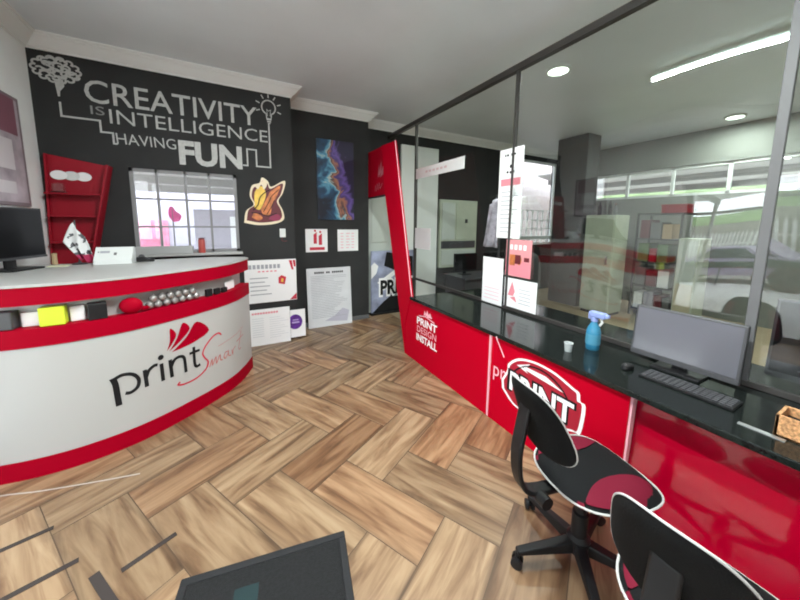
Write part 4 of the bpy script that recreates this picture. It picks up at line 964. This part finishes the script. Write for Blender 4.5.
# metal locker cabinet
lk = thing('metal_cabinet', (6.2, 3.3, 0), 'pale green steel cabinet beside the dark column', 'cabinet')
obj('body', box(5.85, 6.3, 2.98, 3.50, .05, 1.83, .008), 'pale_green', lk)
obj('door', box(5.835, 5.85, 3.0, 3.48, .1, 1.8, .003), 'pale_green', lk); obj('handle', box(5.815, 5.835, 3.06, 3.09, .95, 1.1, .003), 'alu', lk); obj('plinth', box(5.87, 6.28, 3.0, 3.48, 0, .05), 'dark_grey', lk)
for k in range(5):
    y = 3.08+k*.09; h = (.20, .26, .17, .24, .2)[k]
    o = thing('dark_bottle', (6.0, y, 1.83), ('dark bottle nearest the right end on top of the steel cabinet', 'tall dark bottle second from right on the steel cabinet', 'short dark bottle in the middle on the steel cabinet', 'dark bottle second from the column on the steel cabinet', 'dark bottle nearest the column on the steel cabinet')[k], 'bottle', 'bottles on the steel cabinet')
    obj('body', lathe([(.032, 1.83), (.034, 1.84), (.034, 1.83+h*.65), (.014, 1.83+h*.8), (.014, 1.83+h*.95)], 6.0, y, 14), 'ink' if k % 2 else 'mid_grey', o, True); obj('cap', lathe([(.016, 1.83+h*.94), (.016, 1.83+h)], 6.0, y, 12), 'red_dark' if k == 0 else 'black', o, True)
# shelf rack with stock
rk = thing('stock_rack', (6.7, 2.4, 0), 'dark open rack loaded with stock behind the monitor glass', 'rack')
RX0, RX1, RY0, RY1 = 6.45, 6.95, 2.27, 2.93
for x in (RX0, RX1-.03):
    for y in (RY0, RY1-.03): obj('upright', box(x, x+.03, y, y+.03, 0, 1.86), 'dark_grey', rk)
LEV = (.12, .55, .98, 1.40, 1.84)
for z in LEV: obj('shelf_board', box(RX0, RX1, RY0, RY1, z, z+.025, .002), 'dark_grey', rk)
rr = random.Random(11)
mats_ = [('red_dark', 'dark red'), ('paper', 'white'), ('mid_grey', 'grey'), ('far_wall', 'lilac'), ('hedge', 'green'), ('tan', 'tan'), ('maroon', 'black')]
lev_n = ('lowest', 'second', 'third', 'fourth')
for li, z in enumerate(LEV[:4]):
    y = RY1-.05; k = 0
    while y > RY0+.16:
        w = rr.uniform(.10, .20); h = rr.uniform(.2, .33); m, nm = mats_[(k*3+li*2+rr.randrange(2)) % 7]
        o = thing('stock_carton', (RX0+.2, y-w/2, z+.025), nm+' carton '+ords[k]+' from the column side on the '+lev_n[li]+' board of the rack', 'carton', 'cartons on the stock rack')
        obj("body", box(RX0+.03, RX0+.38, y-w, y-.008, z+.026, z+.025+h, .004), m, o); obj('lid', box(RX0+.025, RX0+.385, y-w-.003, y-.005, z+.025+h, z+.04+h, .003), m, o)
        y -= w+.01; k += 1
o = thing('red_carton', (6.6, 2.45, 1.865), 'bright red carton on top of the stock rack', 'carton'); obj('body', box(6.5, 6.75, 2.25, 2.6, 1.865, 1.99, .004), 'red_lam', o); obj('lid', box(6.49, 6.76, 2.24, 2.61, 1.985, 2.01, .004), 'red_dark', o)
pn = thing('pale_locker', (6.3, 1.55, 0), 'narrow pale tan locker at the end of the stock rack', 'cabinet')
obj('body', box(6.3, 6.75, 1.98, 2.24, .0, 1.45, .006), 'pale_green', pn); obj('door', box(6.285, 6.3, 2.0, 2.22, .75, 1.42, .003), 'pale_door', pn); obj('door', box(6.285, 6.3, 2.0, 2.22, .05, .72, .003), mat('tan_steel', (.46, .42, .30), .5), pn)

# ceiling lamps
tl_ = thing('tube_lamp', (.61, 1.2, H_C), 'long fluorescent tube lamp on the lobby ceiling, seen mirrored high in the glass partition', 'lamp')
obj('batten', box(.57, .65, .30, 2.02, H_C-.05, H_C, .006), 'white_plastic', tl_); obj('tube', tube([(.61, .34, H_C-.075), (.61, 1.98, H_C-.075)], .016, 12), 'tube', tl_, True)
for y in (.33, 1.97): obj('end_cap', box(.59, .63, y, y+.025, H_C-.10, H_C-.045, .003), 'white_plastic', tl_)
for k, (x, y) in enumerate(((3.30, 2.43), (7.05, 1.99), (5.6, .55))):
    o = thing('ceiling_downlight', (x, y, H_C), ('round lit ceiling lamp nearest the glass, left of the tube lamp', 'round lit ceiling lamp far behind the glass below the tube lamp', 'round lit ceiling lamp at the right edge behind the glass')[k], 'lamp', 'round lamps on the office ceiling')
    obj('housing', lathe([(.12, H_C-.025), (.13, H_C-.015), (.13, H_C)], x, y, 28), 'white_plastic', o, True); obj('diffuser', lathe([(.002, H_C-.032), (.09, H_C-.03), (.108, H_C-.024)], x, y, 28), 'lamp', o, True)

# ------------------------------------------------------------------ outdoors
struct('ground', box(-30, 16, -20, 24, -.5, -.13), 'pavement')
struct('pavement', box(-8, XL-.15, -8, 8, -.13, -.03), 'pavement')
struct('pavement_rear', box(-6, 8, W1+.14, 12, -.129, -.05), mat('rear_paving', (.26, .25, .25), .85))
# street side to the left: canopy, fence, bank, cars
cn = thing('shop_canopy', (-3.2, .5, 0), 'pale sheet canopy on steel posts outside the shopfront', 'canopy')
obj('roof_sheet', prism([(XL-.16, 2.98), (-4.6, 2.72), (-4.6, 2.76), (XL-.16, 3.02)], lambda a, b: Vector((a, -3.5, b)), lambda a, b: Vector((a, 4.3, b))), 'roof', cn)
for y in (-3.0, -.9, 1.2, 3.3): obj('beam', prism([(XL-.16, 2.86), (-4.6, 2.60), (-4.6, 2.72), (XL-.16, 2.98)], lambda a, b: Vector((a, y, b)), lambda a, b: Vector((a, y+.08, b))), 'beam', cn)
for y in (-.9, 3.3): obj('post', box(-4.55, -4.45, y, y+.08, -.03, 2.61), 'beam', cn)
fn_ = thing('palisade_fence', (-9, 2, -.13), 'cream palisade fence along the street', 'fence')
g = G()
for k in range(90):
    y = -4+k*.16; g.add([(-9, y, -.1), (-9, y+.07, -.1), (-9, y+.07, 1.75), (-9, y+.035, 1.9), (-9, y, 1.75), (-8.97, y, -.1), (-8.97, y+.07, -.1), (-8.97, y+.07, 1.75), (-8.97, y+.035, 1.9), (-8.97, y, 1.75)], [(0, 1, 2, 3, 4), (9, 8, 7, 6, 5)]+[(i, (i+1) % 5, 5+(i+1) % 5, 5+i) for i in range(5)])
obj('pales', g, 'fence', fn_); obj('rail', box(-9.05, -9.0, -4, 10.5, .3, .36), 'fence', fn_); obj('rail', box(-9.05, -9.0, -4, 10.5, 1.35, 1.41), 'fence', fn_)
struct('bank', prism([(-10.5, -.13), (-24, -.13), (-24, 3.9), (-19, 3.3), (-13, 2.3)], lambda a, b: Vector((a, -15, b)), lambda a, b: Vector((a, 22, b))), 'hill')
hg = obj('boundary_wall', box(-10.2, -9.9, -4, 12, -.13, 2.3), 'tan_wall'); hg['kind'] = 'structure'
gr = thing('guard_rail', (-6.2, 2.5, -.03), 'dark green street guard rail before the parked cars, mirrored in the glass', 'rail')
obj('rail', box(-6.22, -6.17, -3, 7.5, .58, .80, .02), mat('dark_green_steel', (.012, .03, .02), .5), gr)
for y in (-2.8, -.8, 1.2, 3.2, 5.2, 7.2): obj('post', box(-6.28, -6.22, y, y+.07, -.03, .78), 'dark_grey', gr)
def car(x, y, m, label):
    o = thing('parked_car', (x, y, -.03), label, 'car'); z0 = -.03
    prof = [(-2.0, .30), (-1.95, .62), (-1.85, .78), (-1.15, .88), (-.65, 1.30), (.55, 1.34), (1.25, .95), (1.85, .86), (2.0, .6), (2.0, .3)]
    obj('body', prism(prof, lambda a, b: Vector((x-.8, y+a, z0+b)), lambda a, b: Vector((x+.8, y+a, z0+b))), m, o)
    obj('windows', prism([(-1.02, .90), (-.60, 1.25), (.50, 1.28), (1.05, .95)], lambda a, b: Vector((x-.805, y+a, z0+b)), lambda a, b: Vector((x+.805, y+a, z0+b))), 'car_glass', o)
    for a in (-1.25, 1.25):
        for s in (-1, 1): obj('wheel', tube([(x+s*.62, y+a, z0+.31), (x+s*.82, y+a, z0+.31)], .31, 20), 'tyre', o, True)
car(-7.4, 3.3, 'lilac_car', 'lilac parked car beyond the shop canopy, farther from the fence gap'); car(-7.4, -1.6, 'pink_car', 'mauve parked car beyond the shop canopy, nearer the front')
YR = mat('yard_roof_sheet', (.60, .57, .56), .6); translucent(YR, .22)
rc = thing('side_canopy', (9.2, 3, 3.0), 'pale sheet canopy with cross beams, added to hide the sky from the high office window', 'canopy')  # roof added to keep bright sky out of the high window
obj('roof_sheet', prism([(XR+.2, 3.02), (10.6, 2.62), (10.6, 2.66), (XR+.2, 3.06)], lambda a, b: Vector((a, -.5, b)), lambda a, b: Vector((a, 6.2, b))), YR, rc)
for x in (8.3, 9.2, 10.1): z = 3.02-.4*(x-XR-.2)/2.8; obj('beam', box(x, x+.08, -.5, 6.2, z-.14, z-.005), 'beam', rc)
for y in (-.3, 6.0): obj('post', box(10.5, 10.58, y, y+.08, -.13, 2.62), 'beam', rc)
# behind the back window: covered yard
vr = thing('yard_canopy', (0, 6.3, 0), 'pale yard roof with grey beams seen through the back window', 'canopy')
obj('roof_sheet', prism([(W1+.3, 2.72), (9.0, 2.30), (9.0, 2.34), (W1+.3, 2.76)], lambda a, b: Vector((-3.4, a, b)), lambda a, b: Vector((.55, a, b))), YR, vr)
for y in (5.4, 6.3, 7.2, 8.1): z = 2.72-.0995*(y-W1-.3); obj('beam', box(-3.4, .55, y, y+.07, z-.16, z-.02), 'beam', vr)
for x in (-3.3, .4): obj('post', box(x, x+.07, 8.9, 8.97, -.05, 2.30), 'beam', vr)
struct('wall_side', box(12.5, 12.7, -3, 9, -.13, 2.9), mat('side_hedge_wall', (.22, .30, .14), .9, var=.4, vscale=2))
struct('wall_lane', box(4.2, 10.5, 6.7, 6.9, -.1, 4.2), mat('lane_render', (.60, .50, .50), .8))
struct('wall_yard', box(-7, 4, 10.2, 10.4, -.1, 2.45), 'far_wall')
o = obj('yard_banner', box(-3.2, -1.5, 10.16, 10.195, .75, 1.65), 'pink_wall'); tag(o, 'pink banner on the far yard wall seen through the back window', 'banner')
o = thing('feather_flag', (-.95, 7.0, -.05), 'magenta feather flag standing in the yard behind the back window', 'flag'); obj('pole', tube([(-.95, 7.0, -.05), (-.95, 7.0, 1.88)], .012), 'mid_grey', o); 
obj('cloth', prism(smoothpts([(-.95, 1.62), (-1.01, 1.74), (-1.0, 1.86), (-.95, 1.90), (-.90, 1.82), (-.82, 1.74), (-.86, 1.64), (-.95, 1.62)], 4)[:-1], lambda a, b: Vector((a, 6.99, b)), lambda a, b: Vector((a, 7.01, b))), 'magenta', o); obj('foot', lathe([(.2, -.05), (.2, 0), (.04, .03)], -.95, 7.0, 20), 'mid_grey', o)
o = thing('yard_cabinet', (.2, 8.6, -.05), 'pale lilac kiosk standing in the yard behind the back window', 'kiosk'); obj('body', box(-.75, .5, 8.3, 8.9, -.05, 1.9, .01), 'far_wall', o); obj('door', box(-.05, .35, 8.28, 8.3, .1, 1.75, .004), 'white_wall', o)

# ------------------------------------------------------------------ light
w = bpy.data.worlds.new('sky'); S.world = w; w.use_nodes = True; nt = w.node_tree; bg = nt.nodes['Background']
tc = nt.nodes.new('ShaderNodeTexCoord'); sx = nt.nodes.new('ShaderNodeSeparateXYZ'); rp = nt.nodes.new('ShaderNodeValToRGB')
rp.color_ramp.elements[0].position = .0; rp.color_ramp.elements[0].color = (.93, .95, 1, 1); rp.color_ramp.elements[1].position = .8; rp.color_ramp.elements[1].color = (.80, .90, 1, 1)
nt.links.new(tc.outputs['Generated'], sx.inputs[0]); nt.links.new(sx.outputs['Z'], rp.inputs[0]); nt.links.new(rp.outputs[0], bg.inputs['Color'])
bg.inputs['Strength'].default_value = 8.5
def portal(loc, rot, sx_, sy_):
    l = bpy.data.lights.new('daylight_portal', 'AREA'); l.shape = 'RECTANGLE'; l.size = sx_; l.size_y = sy_; l.cycles.is_portal = True
    o = bpy.data.objects.new('daylight_portal', l); COL.objects.link(o); o.location = loc; o.rotation_euler = rot
portal((XL-.16, (SF0+SF1)/2, SFT/2), (0, -PI/2, 0), SFT, SF1-SF0)
portal((XR+.16, (RY0_+RY1_)/2, (RZ0_+RZ1_)/2), (0, PI/2, 0), RZ1_-RZ0_, RY1_-RY0_)
portal(((WX0+WX1)/2, W1+.16, (WZ0+WZ1)/2), (-PI/2, 0, 0), WX1-WX0, WZ1-WZ0)
portal(((OX0+OX1)/2, W3+.16, (OZ0+OZ1)/2), (-PI/2, 0, 0), OX1-OX0, OZ1-OZ0)
def lamp(loc, e, sx_, sy_=None, col=(1, 1, 1), rot=(0, 0, 0)):
    l = bpy.data.lights.new('lamp_light', 'AREA'); l.energy = e; l.color = col; l.shape = 'RECTANGLE'; l.size = sx_; l.size_y = sy_ or sx_
    o = bpy.data.objects.new('lamp_light', l); COL.objects.link(o); o.location = loc; o.rotation_euler = rot
lamp((.61, 1.16, H_C-.11), 165, .05, 1.6, (.94, 1, .99))
for x, y in ((3.30, 2.43), (7.05, 1.99), (5.6, .55)): lamp((x, y, H_C-.05), 42, .2, .2, (.9, 1, .92))

M['globe'] = mat('fill_globe', (.9, .9, .88), .4, emit=(.95, .98, 1), estr=5)
for k, (x, y) in enumerate(((.95, .0), (.95, -1.3))):  # pendants added out of view, fill light for ceiling and left wall
    o = thing('fill_pendant', (x, y, H_C), ('unseen white globe pendant added as fill light over the entrance, nearer the counter', 'unseen white globe pendant added as fill light, nearest the front wall')[k], 'lamp')
    g = lathe([(.15*math.sin(a), 2.35-.15*math.cos(a)) for a in [PI*(.02+.96*i/14) for i in range(15)]], x, y, 20)
    obj('globe', g, 'globe', o, True); obj('cord', tube([(x, y, 2.5), (x, y, H_C-.02)], .005), 'black', o); obj('rose', lathe([(.05, H_C-.03), (.06, H_C)], x, y, 18), 'white_plastic', o, True)

# ------------------------------------------------------------------ camera
f_, th, ya, ro, cx, cy = 308.9886, .1253, .5009, -.0109, 402.5, 261.77
F = Vector((math.sin(ya)*math.cos(th), math.cos(ya)*math.cos(th), -math.sin(th))); R = Vector((math.cos(ya), -math.sin(ya), 0)); U = R.cross(F)
c, s = math.cos(ro), math.sin(ro); R2 = R*c-U*s; U2 = R*s+U*c
cam = bpy.data.cameras.new('camera'); co = bpy.data.objects.new('camera', cam); COL.objects.link(co)
co.matrix_world = Matrix(((R2.x, U2.x, -F.x, 0), (R2.y, U2.y, -F.y, 0), (R2.z, U2.z, -F.z, 1.65), (0, 0, 0, 1)))
cam.sensor_width = 36; cam.sensor_fit = 'HORIZONTAL'; cam.lens = f_*36/800
cam.shift_x = -(cx-400)/800; cam.shift_y = (cy-300)/800; cam.clip_start = .02
S.camera = co
S.view_settings.view_transform = 'Standard'; S.view_settings.look = 'None'; S.view_settings.gamma = 1; S.view_settings.exposure = 0.0
S.view_settings.use_curve_mapping = False
S.cycles.use_denoising = True
S.cycles.max_bounces = 10; S.cycles.diffuse_bounces = 5; S.cycles.transparent_max_bounces = 24; S.cycles.glossy_bounces = 5
S.cycles.sample_clamp_indirect = 8
S.cycles.filter_width = 1.9
